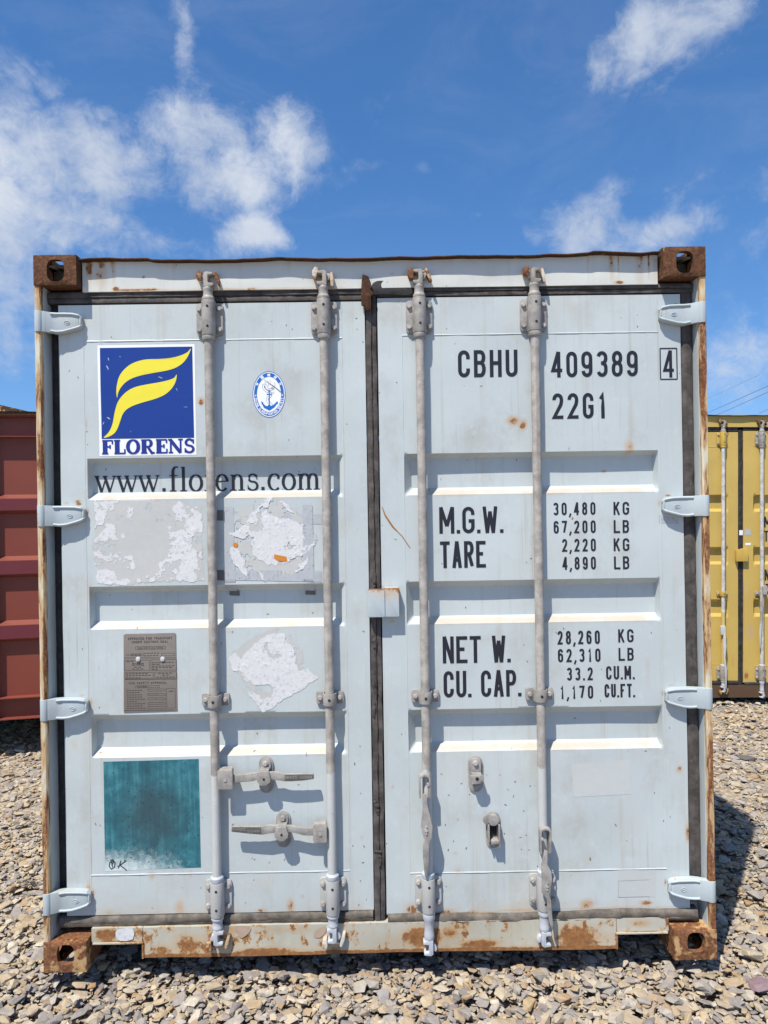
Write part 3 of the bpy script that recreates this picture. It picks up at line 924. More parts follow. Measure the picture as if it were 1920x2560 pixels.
def corner_fitting(parent, mat, sx, top, front):
    """Hollow cast corner block with a hole in each outer face."""
    w, d, h, t = 0.164, 0.178, 0.118, 0.020
    x_in, x_out = sx * (W2 - w), sx * W2
    z0 = H - h if top else 0.0
    bm = bmesh.new()
    y0, y1 = (0.0, d) if front else (LEN - d, LEN)
    # face with a stadium hole: outer rectangle and inner loop stitched in sectors
    def plate(org, ua, va, la, lb, rx, ry, nrm, cx=None, cy=None):
        n = 28
        cx = la / 2 if cx is None else cx
        cy = lb / 2 if cy is None else cy
        outer, inner, deep = [], [], []
        for i in range(n):
            a = 2 * PI * i / n + PI / n
            c, s = math.cos(a), math.sin(a)
            k = max(abs(c), abs(s))
            u, v = c / k, s / k
            ou = cx + (la - cx if u > 0 else cx) * u
            ov = cy + (lb - cy if v > 0 else cy) * v
            e = (abs(c) ** 3.0 + abs(s) ** 3.0) ** (-1 / 3.0)
            iu, iv = cx + rx * c * e, cy + ry * s * e
            outer.append(bm.verts.new(org + ua * ou + va * ov))
            inner.append(bm.verts.new(org + ua * iu + va * iv))
            deep.append(bm.verts.new(org + ua * iu + va * iv - nrm * t))
        for i in range(n):
            j = (i + 1) % n
            bm.faces.new((outer[i], outer[j], inner[j], inner[i]))
            bm.faces.new((inner[i], inner[j], deep[j], deep[i]))
    X, Y, Z = Vector((1, 0, 0)), Vector((0, 1, 0)), Vector((0, 0, 1))
    xa, xb = min(x_in, x_out), max(x_in, x_out)
    hx = 0.5 * (xb - xa) + (0.004 if sx < 0 else 0.0)
    # front or back face
    yf = y0 if front else y1
    cz = 0.056 if top else 0.070
    plate(Vector((xa, yf, z0)), X, Z, xb - xa, h, 0.0315, 0.0395 if top else 0.036, Vector((0, -1 if front else 1, 0)), hx, cz)
    # outer side face
    plate(Vector((x_out, y0, z0)), Y, Z, d, h, 0.040, 0.034, Vector((sx, 0, 0)))
    # top or bottom face
    zf = z0 + h if top else z0
    plate(Vector((xa, y0, zf)), X, Y, xb - xa, d, 0.034, 0.060, Vector((0, 0, 1 if top else -1)))
    # plain faces: inner side, back, and the face away from the stack
    for a, b, c, d2 in (((x_in, y0, z0), (x_in, y1, z0), (x_in, y1, z0 + h), (x_in, y0, z0 + h)),
                        ((xa, y1 if front else y0, z0), (xb, y1 if front else y0, z0), (xb, y1 if front else y0, z0 + h), (xa, y1 if front else y0, z0 + h)),
                        ((xa, y0, z0 if top else z0 + h), (xb, y0, z0 if top else z0 + h), (xb, y1, z0 if top else z0 + h), (xa, y1, z0 if top else z0 + h))):
        bm.faces.new([bm.verts.new(v) for v in (a, b, c, d2)])
    bmesh.ops.remove_doubles(bm, verts=bm.verts, dist=0.0004)
    # round the block's outer edges a little by pulling the corners in
    ctr = Vector(((xa + xb) / 2, (y0 + y1) / 2, z0 + h / 2))
    for v in bm.verts:
        q = v.co - ctr
        f = [abs(q.x) / ((xb - xa) / 2), abs(q.y) / (d / 2), abs(q.z) / (h / 2)]
        if sum(1 for a in f if a > 0.985) >= 2:
            v.co -= Vector((math.copysign(0.005, q.x) if f[0] > .985 else 0, math.copysign(0.004, q.y) if f[1] > .985 else 0, math.copysign(0.005, q.z) if f[2] > .985 else 0))
    me = bpy.data.meshes.new('corner_fitting')
    bmesh.ops.recalc_face_normals(bm, faces=bm.faces)
    bm.to_mesh(me)
    bm.free()
    me.materials.append(mat)
    o = bpy.data.objects.new('corner_fitting', me)
    col.objects.link(o)
    o.parent = parent
    return o


def strip(mb, axis, a0, a1, b0, b1, prof_amp, y_front, y_back, seed, step=0.022, ridge=True, sag=0.0):
    """A rubber seal: runs along x or z from a0 to a1, b0..b1 wide, with a rounded uneven front."""
    n = int((a1 - a0) / step)
    rows = [(0.0, 0.6), (0.05, 0.12), (0.22, 0.03), (0.48, 0.0), (0.54, 0.13 if ridge else 0.02), (0.62, 0.06 if ridge else 0.01), (0.90, 0.10), (1.0, 0.9)]
    vs, fs = [], []
    for i in range(n + 1):
        a = a0 + (a1 - a0) * i / n
        for j, (t, d) in enumerate(rows):
            k = wob(a * 34.0 + j * 3.1, seed)
            b = b0 + (b1 - b0) * t + prof_amp * 0.7 * wob(a * 21.0, seed + 2.0 + (0 if t < .5 else 5))
            y = y_front + (y_back - y_front) * d + prof_amp * k * (1 if 0 < j < len(rows) - 1 else 0)
            if sag:
                b += sag * wob(a * 5.0, seed + 9)
            vs.append((a, y, b) if axis == 'x' else (b, y, a))
    m = len(rows)
    for i in range(n):
        for j in range(m - 1):
            q = (i * m + j, (i + 1) * m + j, (i + 1) * m + j + 1, i * m + j + 1)
            fs.append(q if axis == 'x' else q[::-1])
    mb.add(vs, fs)


def round_rect(x0, x1, z0, z1, r, n=4):
    out = []
    for cx, cz, a in ((x1 - r, z1 - r, 0), (x0 + r, z1 - r, 90), (x0 + r, z0 + r, 180), (x1 - r, z0 + r, 270)):
        out += arc(cx, cz, r, r, a, a + 90, n)
    return out


def bolt(parent, x, y, z, r=0.0085, h=0.009, mat=None):
    mb = MB()
    mb.cyl((x, y, z), (x, y - h * 0.35, z), r * 1.15, n=14)
    mb.cyl((x, y - h * 0.35, z), (x, y - h, z), r, r * 0.86, n=6 if rng.random() < .5 else 12)
    return mb.build('bolt', mat or M_BOLT, parent, 0.0)


def rod_guide(parent, mat, x, z0, z1, low, tone_bolt=None):
    mb = MB()
    mb.prism(round_rect(x - 0.0485, x + 0.0485, z0, z1, 0.014), 0.046, 0.0562)
    # saddle round the rod
    sad = [(0.0485, z) for z in (z0, z1)]
    n = 12
    vs, fs = [], []
    for zz in (z0 - 0.004, z1 + 0.003):
        for i in range(n + 1):
            a = PI + PI * i / n
            vs.append((x + 0.0245 * math.cos(a), ROD_Y + 0.0245 * math.sin(a), zz))
        vs += [(x + 0.0245, 0.0465, zz), (x - 0.0245, 0.0465, zz)]
    m = n + 3
    fs = [(i, (i + 1) % m, (i + 1) % m + m, i + m) for i in range(m)] + [tuple(range(m - 1, -1, -1)), tuple(range(m, 2 * m))]
    mb.add(vs, fs)
    o = mb.build('rod_guide', mat, parent, 0.0014)
    for sx in (-1, 1):
        for zz in (z0 + 0.022, z1 - 0.022):
            bolt(o, x + sx * 0.037, 0.046, zz, mat=tone_bolt)
    for zz in (z0 + 0.026, z1 - 0.022):
        h = MB().cyl((x + 0.001, ROD_Y - 0.0253, zz), (x + 0.001, ROD_Y - 0.0238, zz), 0.0046, n=10)
        h.build('grease_hole', M_DARK, o)
    return o


def rod_clamp(parent, mat, x, z):
    mb = MB()
    for s in (-1, 1):
        mb.prism(round_rect(x + (0.016 if s > 0 else -0.050), x + (0.050 if s > 0 else -0.016), z - 0.022, z + 0.022, 0.007), 0.046, 0.0562)
    n = 10
    vs = []
    for zz in (z - 0.0215, z + 0.0215):
        for r in (0.0205, 0.0245):
            for i in range(n + 1):
                a = PI + PI * i / n
                vs.append((x + r * math.cos(a), ROD_Y + 0.002 + r * math.sin(a), zz))
    m = n + 1
    fs = []
    for i in range(n):
        fs += [(i + m, i + 1 + m, i + 1 + 3 * m, i + 3 * m), (i, i + 2 * m, i + 1 + 2 * m, i + 1), (i, i + 1, i + 1 + m, i + m), (i + 2 * m, i + 3 * m, i + 1 + 3 * m, i + 1 + 2 * m)]
    mb.add(vs, fs)
    for s in (-1, 1):
        mb.box(x + s * 0.0225 - 0.002, x + s * 0.0225 + 0.002, ROD_Y + 0.003, 0.050, z - 0.0212, z + 0.0212)
    o = mb.build('rod_clamp', mat, parent, 0.001)
    for s in (-1, 1):
        bolt(o, x + s * 0.036, 0.046, z, 0.008, 0.008)
    MB().cyl((x, ROD_Y - 0.0235, z), (x, ROD_Y - 0.0215, z), 0.005, n=10).build('grease_hole', M_DARK, o)
    return o


def cam_head(parent, mat, x, z, up, flip, reach=1.0):
    """Forked cast cam on the rod's end; z is where it leaves the guide."""
    s = 1 if up else -1
    mb = MB()
    prof = [(0.0225, 0.0), (0.0225, 0.010), (0.0185, 0.014), (0.0170, 0.032), (0.0190, 0.037), (0.0190, 0.043), (0.0140, 0.052)]
    pr = [(r, z + s * t * reach) for r, t in prof]
    mb.lathe(pr if up else pr[::-1], x, ROD_Y, 18)
    zb = z + s * 0.046 * reach
    f = flip
    def P(a, b):
        return (x + f * a * 0.001, zb + s * b * 0.001)
    fork = [(-13, 0), (12, 0), (22, 6), (23, 13), (4, 15), (2, 20), (3, 42), (20, 45), (20, 52), (-4, 55), (-13, 50)]
    mb.prism([P(a, b) for a, b in fork], ROD_Y - 0.017, ROD_Y + 0.016)
    ear = [(-13, 18), (-13, 40), (-24, 46), (-28, 36), (-22, 22)]
    mb.prism([P(a, b) for a, b in ear], ROD_Y - 0.006, ROD_Y + 0.016)
    return mb.build('cam', mat, parent, 0.0022)


def cam_keeper(parent, mat, x, z, up, y_plate, rot):
    s = 1 if up else -1
    mb = MB()
    def P(a, b):
        c, q = math.cos(rot), math.sin(rot)
        a2, b2 = a * c - b * q, a * q + b * c
        return (x + a2 * 0.001, z + s * b2 * 0.001)
    mb.prism([P(a, b) for a, b in [(-38, -8), (-24, -14), (-19, 12), (-22, 26), (-34, 24), (-40, 8)]], 0.012, y_plate + 0.001)
    mb.prism([P(a, b) for a, b in [(24, 14), (32, 18), (40, -8), (42, -34), (33, -34), (27, -10)]], 0.020, y_plate + 0.001)
    mb.prism([P(a, b) for a, b in [(-20, 6), (27, 8), (27, 15), (-20, 14)]], 0.034, y_plate + 0.001)
    return mb.build('cam_keeper', mat, parent, 0.0025)


def hinge(parent, mat, s, zc, tone):
    """Welded hinge blade: barrel on the post edge at x = s*1.203, tip on the door."""
    mb = MB()
    mb.cyl((s * 1.2030, 0.0185, zc - 0.038), (s * 1.2030, 0.0185, zc + 0.038), 0.0155, n=20)
    prof = [(1.2025, .0375, .0375, .007), (1.185, .0375, .037, .012), (1.165, .036, .038, .024), (1.145, .036, .041, .030), (1.12, .036, .039, .030), (1.09, .035, .031, .031), (1.068, .031, .024, .034), (1.058, .022, .014, .042)]
    m = len(prof)
    vs = []
    for yo in (0.0, 0.026):
        for px, up, dn, y in prof:
            vs += [(s * px, min(y + yo, 0.0558) if yo else y, zc + up), (s * px, min(y + yo, 0.0558) if yo else y, zc - dn)]
    fs = []
    n2 = 2 * m
    for i in range(m - 1):
        a, b, c, d = 2 * i, 2 * i + 1, 2 * i + 3, 2 * i + 2
        fs += [(a, b, c, d), (a + n2, d + n2, c + n2, b + n2), (a, d, d + n2, a + n2), (b, b + n2, c + n2, c)]
    fs += [(0, n2, n2 + 1, 1), (2 * m - 2, 2 * m - 1, n2 + 2 * m - 1, n2 + 2 * m - 2)]
    mb.add(vs, fs)
    # raised rims along the upper and lower edges
    for k in (1, 2):
        pts, rr = [], []
        for px, up, dn, y in prof[2:]:
            pts.append((s * px, y - 0.0005, zc + (up - 0.006 if k == 1 else -(dn - 0.006))))
            rr.append(0.0048)
        mb.tube(pts, rr, 8)
    px, py = s * 1.062, 0.038
    mb.tube([(px, py, zc + 0.018), (px, py, zc - 0.010)], 0.0045, 8)
    o = mb.build('hinge', mat, parent, 0.0012)
    mk = MB()
    ring = [(s * 1.108 + 0.0100 * math.cos(a), 0.0297, zc - 0.002 + 0.0065 * math.sin(a)) for a in [2 * PI * i / 16 for i in range(17)]]
    mk.tube(ring, 0.0012, 6)
    mk.tube([(s * 1.108 - 0.005, 0.0297, zc - 0.002), (s * 1.108 + 0.005, 0.0297, zc - 0.002)], 0.0014, 6)
    mk.build('maker_mark', mat, o)
    if tone:
        o['label'] = tone
    return o


def build_container(root, S):
    """S: the look of this one (materials, stains, step of the door grid)."""
    P = S['paint']
    for top in (True, False):
        for sx in (-1, 1):
            for front in (True, False):
                corner_fitting(root, S['fit_top'] if top else S['fit_low'], sx, top, front)
    # ---- shell
    for sx in (-1, 1):
        mb = MB()
        pitch, dep = 0.278, 0.036
        ys, xs = [], []
        y = 0.18
        while y < LEN - 0.18:
            for dy, dx in ((0.0, 0.0), (0.070, 0.0), (0.138, 1.0), (0.209, 1.0)):
                ys.append(y + dy); xs.append(sx * (W2 - 0.006 - dep * dx))
            y += pitch
        ys.append(LEN - 0.15); xs.append(sx * (W2 - 0.006))
        n = len(ys)
        vs = [(xs[i], ys[i], z) for z in (0.15, 2.53) for i in range(n)]
        fs = [(i, i + 1, i + 1 + n, i + n) if sx < 0 else (i, i + n, i + 1 + n, i + 1) for i in range(n - 1)]
        mb.add(vs, [f[::-1] for f in fs])
        mb.build('side_wall', P, root)
        r = MB()
        r.box(min(sx * W2, sx * (W2 - 0.06)), max(sx * W2, sx * (W2 - 0.06)), 0.17, LEN - 0.17, 2.525, 2.583)
        r.build('top_rail', P, root, 0.004)
        r = MB()
        r.box(min(sx * W2, sx * (W2 - 0.05)), max(sx * W2, sx * (W2 - 0.05)), 0.17, LEN - 0.17, 0.02, 0.16)
        r.build('bottom_rail', S['sill'], root, 0.004)
    rf = MB()
    n = 60
    vs = []
    for i in range(n + 1):
        y = 0.05 + (LEN - 0.1) * i / n
        z = 2.566 + (0.014 if i % 4 in (1, 2) else 0.0)
        vs += [(-W2 + 0.02, y, z), (W2 - 0.02, y, z)]
    rf.add(vs, [(2 * i, 2 * i + 1, 2 * i + 3, 2 * i + 2) for i in range(n)])
    rf.build('roof', P, root)
    # bent rusty front edge of the roof sheet
    lip = MB()
    m = 120
    vs = []
    for i in range(m + 1):
        x = -1.056 + 2.112 * i / m
        k = wob(x * 6.0, 4.0) * 0.006 + wob(x * 19.0, 8.0) * 0.0025
        zt = 2.5755 + k - 0.003 * (1 - abs(x)) - (0.004 if abs(x) < .8 else 0)
        vs += [(x, 0.07, zt + 0.002), (x, 0.017 + 0.003 * wob(x * 9, 2), zt), (x, 0.016 + 0.003 * wob(x * 9, 2), zt - 0.0036), (x, 0.07, zt - 0.005)]
    lip.add(vs, [(4 * i + j, 4 * i + j + 1, 4 * i + 5 + j, 4 * i + 4 + j) for i in range(m) for j in range(3)])
    lip.build('roof_edge', S['lip'], root)
    MB().box(-W2 + 0.03, W2 - 0.03, LEN - 0.05, LEN - 0.02, 0.12, 2.50).build('end_wall', P, root)
    MB().box(-1.17, 1.17, 0.14, LEN - 0.06, 0.12, 0.15).build('floor', M_WOOD, root)
    # cross bearers seen in the dark beneath
    for k in range(8):
        MB().box(-1.165, 1.165, 0.35 + k * 0.7, 0.40 + k * 0.7, 0.03, 0.119).build('cross_member', S['sill'], root)
    # ---- posts
    for sx in (-1, 1):
        zl = lines(0.110, 2.482, 0.03)
        mb = MB()
        sec = [(1.2165, 0.026), (1.2175, 0.016), (1.2135, 0.008), (1.197, 0.0075), (1.1925, 0.012), (1.1920, 0.026)]
        vs = []
        for z in zl:
            for a, b in sec:
                vs.append((sx * (a + 0.0012 * wob(z * 9, a * 50)), b + 0.0012 * wob(z * 11, b * 90), z))
        m = len(sec)
        fs = []
        for i in range(len(zl) - 1):
            for j in range(m):
                q = (i * m + j, i * m + (j + 1) % m, (i + 1) * m + (j + 1) % m, (i + 1) * m + j)
                fs.append(q if sx > 0 else q[::-1])
        mb.add(vs, [f[::-1] for f in fs])
        mb.build('post_edge', S['strip'], root)
        jm = MB()
        x_a, x_b = sx * 1.1905, sx * 1.213
        jm.box(min(x_a, x_b), max(x_a, x_b), 0.0265, 0.170, 0.112, 2.478)
        jm.box(min(sx * 1.150, sx * 1.190), max(sx * 1.150, sx * 1.190), 0.105, 0.168, 0.112, 2.478)
        jm.build('corner_post', P, root)
        # the other end's posts
        MB().box(min(sx * 1.10, sx * 1.215), max(sx * 1.10, sx * 1.215), LEN - 0.17, LEN - 0.005, 0.112, 2.478).build('corner_post', P, root)
    # ---- header and sill
    def head_y(X, Z):
        y = 0.045 + 0.0015 * np.sin(X * 9.0) * np.sin(Z * 40.0)
        return y
    hd = MB()
    hd.sheet(lines(-1.055, 1.055, 0.008), lines(2.464, 2.5745, 0.006), head_y, back=0.16)
    hd.build('door_header', S['header'], root, stain=S.get('head_stain'))
    sl = MB()
    def sill_y(X, Z):
        return 0.040 + 0.003 * np.sin(X * 5.0 + 1.0) * np.clip((0.10 - Z) / 0.07, 0, 1) + 0.001 * np.sin(X * 31.0)
    res = S['step'] * 1.1
    sl.sheet(lines(-0.868, 0.862, res), lines(0.030, 0.140, res), sill_y, back=0.13)
    sl.sheet(lines(-1.055, -0.870, res), lines(0.089, 0.140, res), sill_y, back=0.13)
    sl.sheet(lines(0.864, 1.055, res), lines(0.089, 0.140, res), sill_y, back=0.13)
    sl.box(-1.05, -0.866, 0.034, 0.13, 0.084, 0.0885)
    sl.box(0.860, 1.05, 0.034, 0.13, 0.084, 0.0885)
    sl.box(-0.8720, -0.866, 0.036, 0.13, 0.029, 0.0835)
    sl.box(0.8600, 0.866, 0.036, 0.13, 0.029, 0.0835)
    sl.build('door_sill', S['sill'], root, stain=S.get('sill_stain'))
    # ---- doors
    doors = {}
    for k in 'LR':
        x0, x1, z0, z1 = LEAF[k]
        bz = [v for b in BANDS for v in b]
        xs = lines(x0, x1, S['step'], [*ENDS[k], SEAM[k][0], SEAM[k][1]])
        zs = lines(z0, z1, S['step'], bz)
        mb = MB()
        mb.sheet(xs, zs, lambda X, Z: door_depth(X, Z), back=0.108)
        doors[k] = mb.build('door', P, root, angle=50, stain=S.get('stain' + k))
        # weld beads round the pressed panel
        wd = MB()
        a, b, c, d = SEAM[k]
        for pts in ([(a, d), (b, d)], [(a, c), (b, c)], [(a, z0 + 0.006), (a, z1 - 0.012)], [(b, z0 + 0.006), (b, z1 - 0.012)]):
            (xa, za), (xb, zb) = pts
            ln = math.hypot(xb - xa, zb - za)
            nseg = int(ln / 0.03)
            vert = xa == xb
            tt, rr = [], []
            for i in range(nseg + 1):
                t = i / nseg
                x = xa + (xb - xa) * t + (0.0008 * wob(t * 60, xa) if vert else 0)
                z = za + (zb - za) * t + (0 if vert else 0.0008 * wob(t * 60, za))
                tt.append((x, surf(x, z) + 0.0010, z))
                rr.append((0.0021 if vert else 0.0032) * (1 + 0.35 * wob(t * 90, xa + za)))
            wd.tube(tt, rr, 6)
        wd.build('weld_seam', P, doors[k])
    # ---- seals
    def seal(mat, *args, **kw):
        mb = MB(); strip(mb, *args, **kw)
        return mb.build('gasket', mat, root, angle=60)
    ru, rl = S['rubber'], S['rubber_low']
    seal(ru, 'x', -1.188, -0.030, 2.471, 2.4215, 0.0012, 0.052, 0.105, 1.0)
    seal(ru, 'x', 0.020, 1.186, 2.473, 2.432, 0.0012, 0.050, 0.105, 2.0)
    seal(rl, 'x', -1.175, -0.028, 0.178, 0.134, 0.0030, 0.046, 0.105, 3.0, ridge=False, sag=0.002)
    seal(rl, 'x', 0.026, 1.165, 0.165, 0.120, 0.0042, 0.040, 0.105, 4.0, ridge=False, sag=0.006)
    seal(ru, 'z', 0.130, 2.440, -0.0245, 0.0215, 0.0042, 0.050, 0.105, 5.0)
    seal(S['rubber_gap'], 'z', 0.150, 2.470, -1.1895, -1.1510, 0.0012, 0.084, 0.105, 6.0, ridge=False)
    seal(ru, 'z', 0.185, 2.470, 1.1420, 1.1895, 0.0026, 0.058, 0.105, 7.0, ridge=False)
    # ---- hinges
    for sx in (-1, 1):
        for zc in (2.350, 1.647, 0.946, 0.247):
            hinge(root, S['hinge'], sx, zc, None)
    # ---- lock rods, guides, cams, keepers, handles
    for i, x in enumerate(ROD_X):
        mb = MB()
        pts = [(x + 0.0006 * wob(k * 0.9, i), ROD_Y, 0.20 + 2.22 * k / 24) for k in range(25)]
        mb.tube(pts, ROD_R, 20)
        rod = mb.build('lock_rod', S['rods'][i], root)
        rod_guide(root, S['guides'][i], x, 2.297, 2.417, False)
        g = rod_guide(root, S['guide_low'], x, 0.190, 0.306, True)
        # collars either side of each guide
        cl = MB()
        cl.lathe([(0.0215, 2.275), (0.0232, 2.279), (0.0232, 2.291), (0.0225, 2.2925)], x, ROD_Y)
        cl.build('collar', S['guides'][i], rod)
        cl = MB()
        cl.lathe([(0.0225, 0.3102), (0.0236, 0.313), (0.0236, 0.326), (0.0185, 0.332)], x, ROD_Y)
        cl.build('collar', S['cam_low'], rod)
        rod_clamp(root, S['guides'][i], x, 0.965)
        flip = 1 if i in (0, 3) else -1
        cam_head(rod, S['cam_top'], x, 2.421, True, flip)
        cam_head(rod, S['cam_low'], x, 0.184, False, flip, (1.0, 1.0, 2.1, 1.6)[i])
        cam_keeper(root, S['keeper'], x, 2.505, True, 0.045, (0.1, -0.15, 0.2, 0.0)[i])
        if i < 2:
            cam_keeper(root, S['keeper'], x, 0.085, False, 0.040, 0.1)
    return doors


# ------------------------------------------------------------------ the pale blue container in front
HEAD_RUST = [('g', -0.99, 2.53, 0.05, 0.06, 0.55), ('s', -0.985, 2.575, 0.14, 0.028, 0.62), ('s', -0.940, 2.575, 0.13, 0.010, 0.66), ('s', -1.03, 2.575, 0.12, 0.020, 0.68), ('s', 0.885, 2.575, 0.14, 0.014, 0.64), ('s', 0.99, 2.575, 0.13, 0.024, 0.60), ('s', 0.80, 2.575, 0.14, 0.010, 0.5), ('s', -0.72, 2.575, 0.12, 0.014, 0.42), ('s', 0.30, 2.575, 0.12, 0.02, 0.36), ('s', -0.30, 2.575, 0.12, 0.012, 0.4), ('g', 0.1, 2.50, 0.2, 0.03, 0.26), ('h', 2.47, 0.006, 0.75, -0.97, -0.75), ('s', *(-1.0242, 2.5617), 0.075, 0.012, 0.78), ('s', *(-1.0395, 2.5535), 0.06, 0.008, 0.7), ('s', *(-0.9541, 2.5778), 0.055, 0.005, 0.8),
             ('g', *(-0.8316, 2.5156), 0.007, 0.006, 0.85), ('h', 2.467, 0.004, 0.66, -0.98, -0.06), ('g', *(-0.9336, 2.4757), 0.014, 0.008, 1.0), ('g', *(-0.7956, 2.4710), 0.022, 0.005, 0.95),
             ('g', *(-0.4344, 2.4673), 0.03, 0.006, 0.8), ('g', *(-0.7097, 2.5604), 0.004, 0.03, 0.4), ('s', *(0.9126, 2.5766), 0.11, 0.006, 0.75), ('g', *(0.9121, 2.4722), 0.025, 0.008, 0.85),
             ('s', *(1.0225, 2.5661), 0.09, 0.006, 0.8), ('s', *(0.9983, 2.5664), 0.05, 0.004, 0.7), ('g', *(0.0762, 2.5170), 0.006, 0.005, 0.75), ('g', *(0.1569, 2.5318), 0.010, 0.02, 0.45),
             ('g', *(-0.1833, 2.5024), 0.05, 0.04, 0.55), ('g', *(0.1510, 2.5206), 0.045, 0.035, 0.52), ('h', 2.574, 0.004, 0.7, -1.05, 1.05), ('g', *(-0.6203, 2.5026), 0.03, 0.03, 0.5),
             ('s', *(0.2820, 2.5585), 0.06, 0.012, 0.36), ('s', *(1.0465, 2.5537), 0.10, 0.02, 0.5), ('g', *(0.3718, 2.4978), 0.02, 0.02, 0.3), ('g', *(0.8880, 2.5467), 0.003, 0.006, 0.8)]
SILL_RUST = [('g', -0.62, 0.075, 0.16, 0.05, 0.52), ('g', -0.35, 0.12, 0.2, 0.02, 0.42), ('g', 0.1, 0.06, 0.25, 0.05, 0.45), ('g', 0.75, 0.07, 0.22, 0.05, 0.55), ('h', 0.034, 0.022, 0.55, -0.87, 0.87), ('s', -0.545, 0.137, 0.05, 0.02, 0.7), ('s', -0.1, 0.137, 0.10, 0.012, 0.5), ('h', 0.034, 0.010, 0.92, -0.9, 0.9), ('g', -0.70, 0.07, 0.08, 0.06, 0.72), ('g', -0.60, 0.10, 0.05, 0.05, 0.76), ('g', -0.80, 0.05, 0.05, 0.03, 0.75),
             ('g', -0.42, 0.045, 0.14, 0.018, 0.98), ('g', *(-0.3975, 0.0920), 0.008, 0.010, 0.95), ('g', -0.17, 0.05, 0.05, 0.03, 0.6), ('g', 0.02, 0.05, 0.03, 0.05, 0.45),
             ('g', 0.15, 0.085, 0.09, 0.05, 0.95), ('g', 0.36, 0.055, 0.09, 0.022, 0.97), ('g', 0.25, 0.10, 0.05, 0.03, 0.7), ('g', 0.72, 0.07, 0.10, 0.06, 0.92),
             ('s', 0.745, 0.13, 0.10, 0.008, 0.95), ('g', 0.60, 0.06, 0.04, 0.05, 0.72), ('h', 0.088, 0.007, 0.85, -1.05, -0.86), ('h', 0.088, 0.006, 0.75, 0.86, 1.05),
             ('g', -1.0, 0.115, 0.05, 0.03, 0.95), ('g', -0.87, 0.06, 0.012, 0.05, 0.95), ('g', 0.865, 0.06, 0.010, 0.05, 0.8), ('s', 0.30, 0.13, 0.05, 0.008, 0.8), ('g', 0.95, 0.12, 0.06, 0.02, 0.55), ('s', 0.03, 0.12, 0.08, 0.006, 0.55), ('s', -0.03, 0.12, 0.06, 0.005, 0.5)]
blue_box = thing('shipping_container', 'pale blue grey weathered container with closed doors and four lock rods, filling the foreground', 'shipping container')
STYLE_BLUE = dict(paint=M_PAINT, header=M_HEAD, sill=M_SILL, fit_top=M_FIT_TOP, fit_low=M_FIT_LOW, strip=M_STRIP, lip=M_LIP, rubber=M_RUBBER, rubber_low=M_RUBBER_LOW, rubber_gap=M_BLACK_SHADE_RUB,  # rubber_gap: left seal coloured darker to stand for shade in the gap
                  hinge=M_HINGE, rods=[M_ROD] * 4, guides=[M_GUIDE] * 4, guide_low=M_GUIDE_LOW, cam_top=M_CAM_TOP, cam_low=M_CAM_LOW, keeper=M_KEEP, step=0.0075,
                  stainL={'rust': stain_fn(RUST_L), 'grime': stain_fn(GRIME_L)}, stainR={'rust': stain_fn(RUST_R), 'grime': stain_fn(GRIME_R)},
                  head_stain={'rust': stain_fn(HEAD_RUST)}, sill_stain={'rust': stain_fn(SILL_RUST)})
leaf = build_container(blue_box, STYLE_BLUE)
leaf['L']['label'] = 'left door with blue logo sticker and teal film'
leaf['R']['label'] = 'right door with container number and weights'


# handles: two turned across the left door, two hanging open on the right door
def handle(poly, y0, y1, grip, mat_grip, rod_bracket, pin, vertical=False):
    br = MB()
    (bx0, bz0), (bx1, bz1) = rod_bracket
    bx0, bx1 = min(bx0, bx1), max(bx0, bx1)
    bz0, bz1 = min(bz0, bz1), max(bz0, bz1)
    br.prism(round_rect(bx0, bx1, bz0, bz1, 0.006), 0.000, 0.0075)
    br.prism(round_rect(bx0 + 0.004, bx1 - 0.004, bz0, bz1, 0.006), 0.031, 0.040)
    zq = bz1 - 0.008
    br.box(bx0 + 0.004, bx1 - 0.004, 0.0078, 0.0305, zq, bz1 - 0.0005)
    b = br.build('handle_bracket', M_GUIDE, blue_box, 0.0015)
    pn = MB()
    pn.cyl((pin[0], -0.0025, pin[1]), (pin[0], 0.040, pin[1]), 0.0062, n=12)
    pn.build('pin', M_BOLT, b)
    h = MB()
    h.prism(poly, y0, y1)
    o = h.build('handle', M_HANDLE, blue_box, 0.0028)
    if grip:
        g = MB()
        g.prism(grip, y0 - 0.0012, y0 + 0.004)
        g.build('grip', mat_grip, o, 0.0010)
    return o


h1 = handle([(-0.5384, 0.6941), (-0.5270, 0.6991), (-0.4896, 0.7007), (-0.4602, 0.7051), (-0.4307, 0.7073), (-0.3832, 0.7087), (-0.3696, 0.7091), (-0.3471, 0.7013), (-0.3267, 0.7000), (-0.3154, 0.7011), (-0.3018, 0.6991), (-0.2859, 0.7008), (-0.2701, 0.6990), (-0.2520, 0.7005), (-0.2348, 0.6992), (-0.2330, 0.6806), (-0.2705, 0.6754), (-0.3158, 0.6735), (-0.3407, 0.6735), (-0.3565, 0.6770), (-0.3836, 0.6806), (-0.4288, 0.6837), (-0.4538, 0.6765), (-0.4878, 0.6735), (-0.5240, 0.6719), (-0.5387, 0.6749)],
            0.010, 0.022, [(-0.3388, 0.6990), (-0.2363, 0.6981), (-0.2356, 0.6832), (-0.2712, 0.6788), (-0.3154, 0.6769), (-0.3391, 0.6769)], M_GRIP,
            ((-0.5796, 0.6528), (-0.5248, 0.7217)), (-0.5520, 0.6867))
h1['label'] = 'upper handle turned across the left door'
lettering('HH05', (-0.3356, 0.6841), (-0.2947, 0.6946), M_GUIDE, h1, 0.16, 0.35, 0.0, lambda x, z: 0.0082)
lettering('50HH', (-0.2825, 0.6831), (-0.2405, 0.6932), M_GUIDE, h1, 0.16, 0.35, 0.0, lambda x, z: 0.0082)
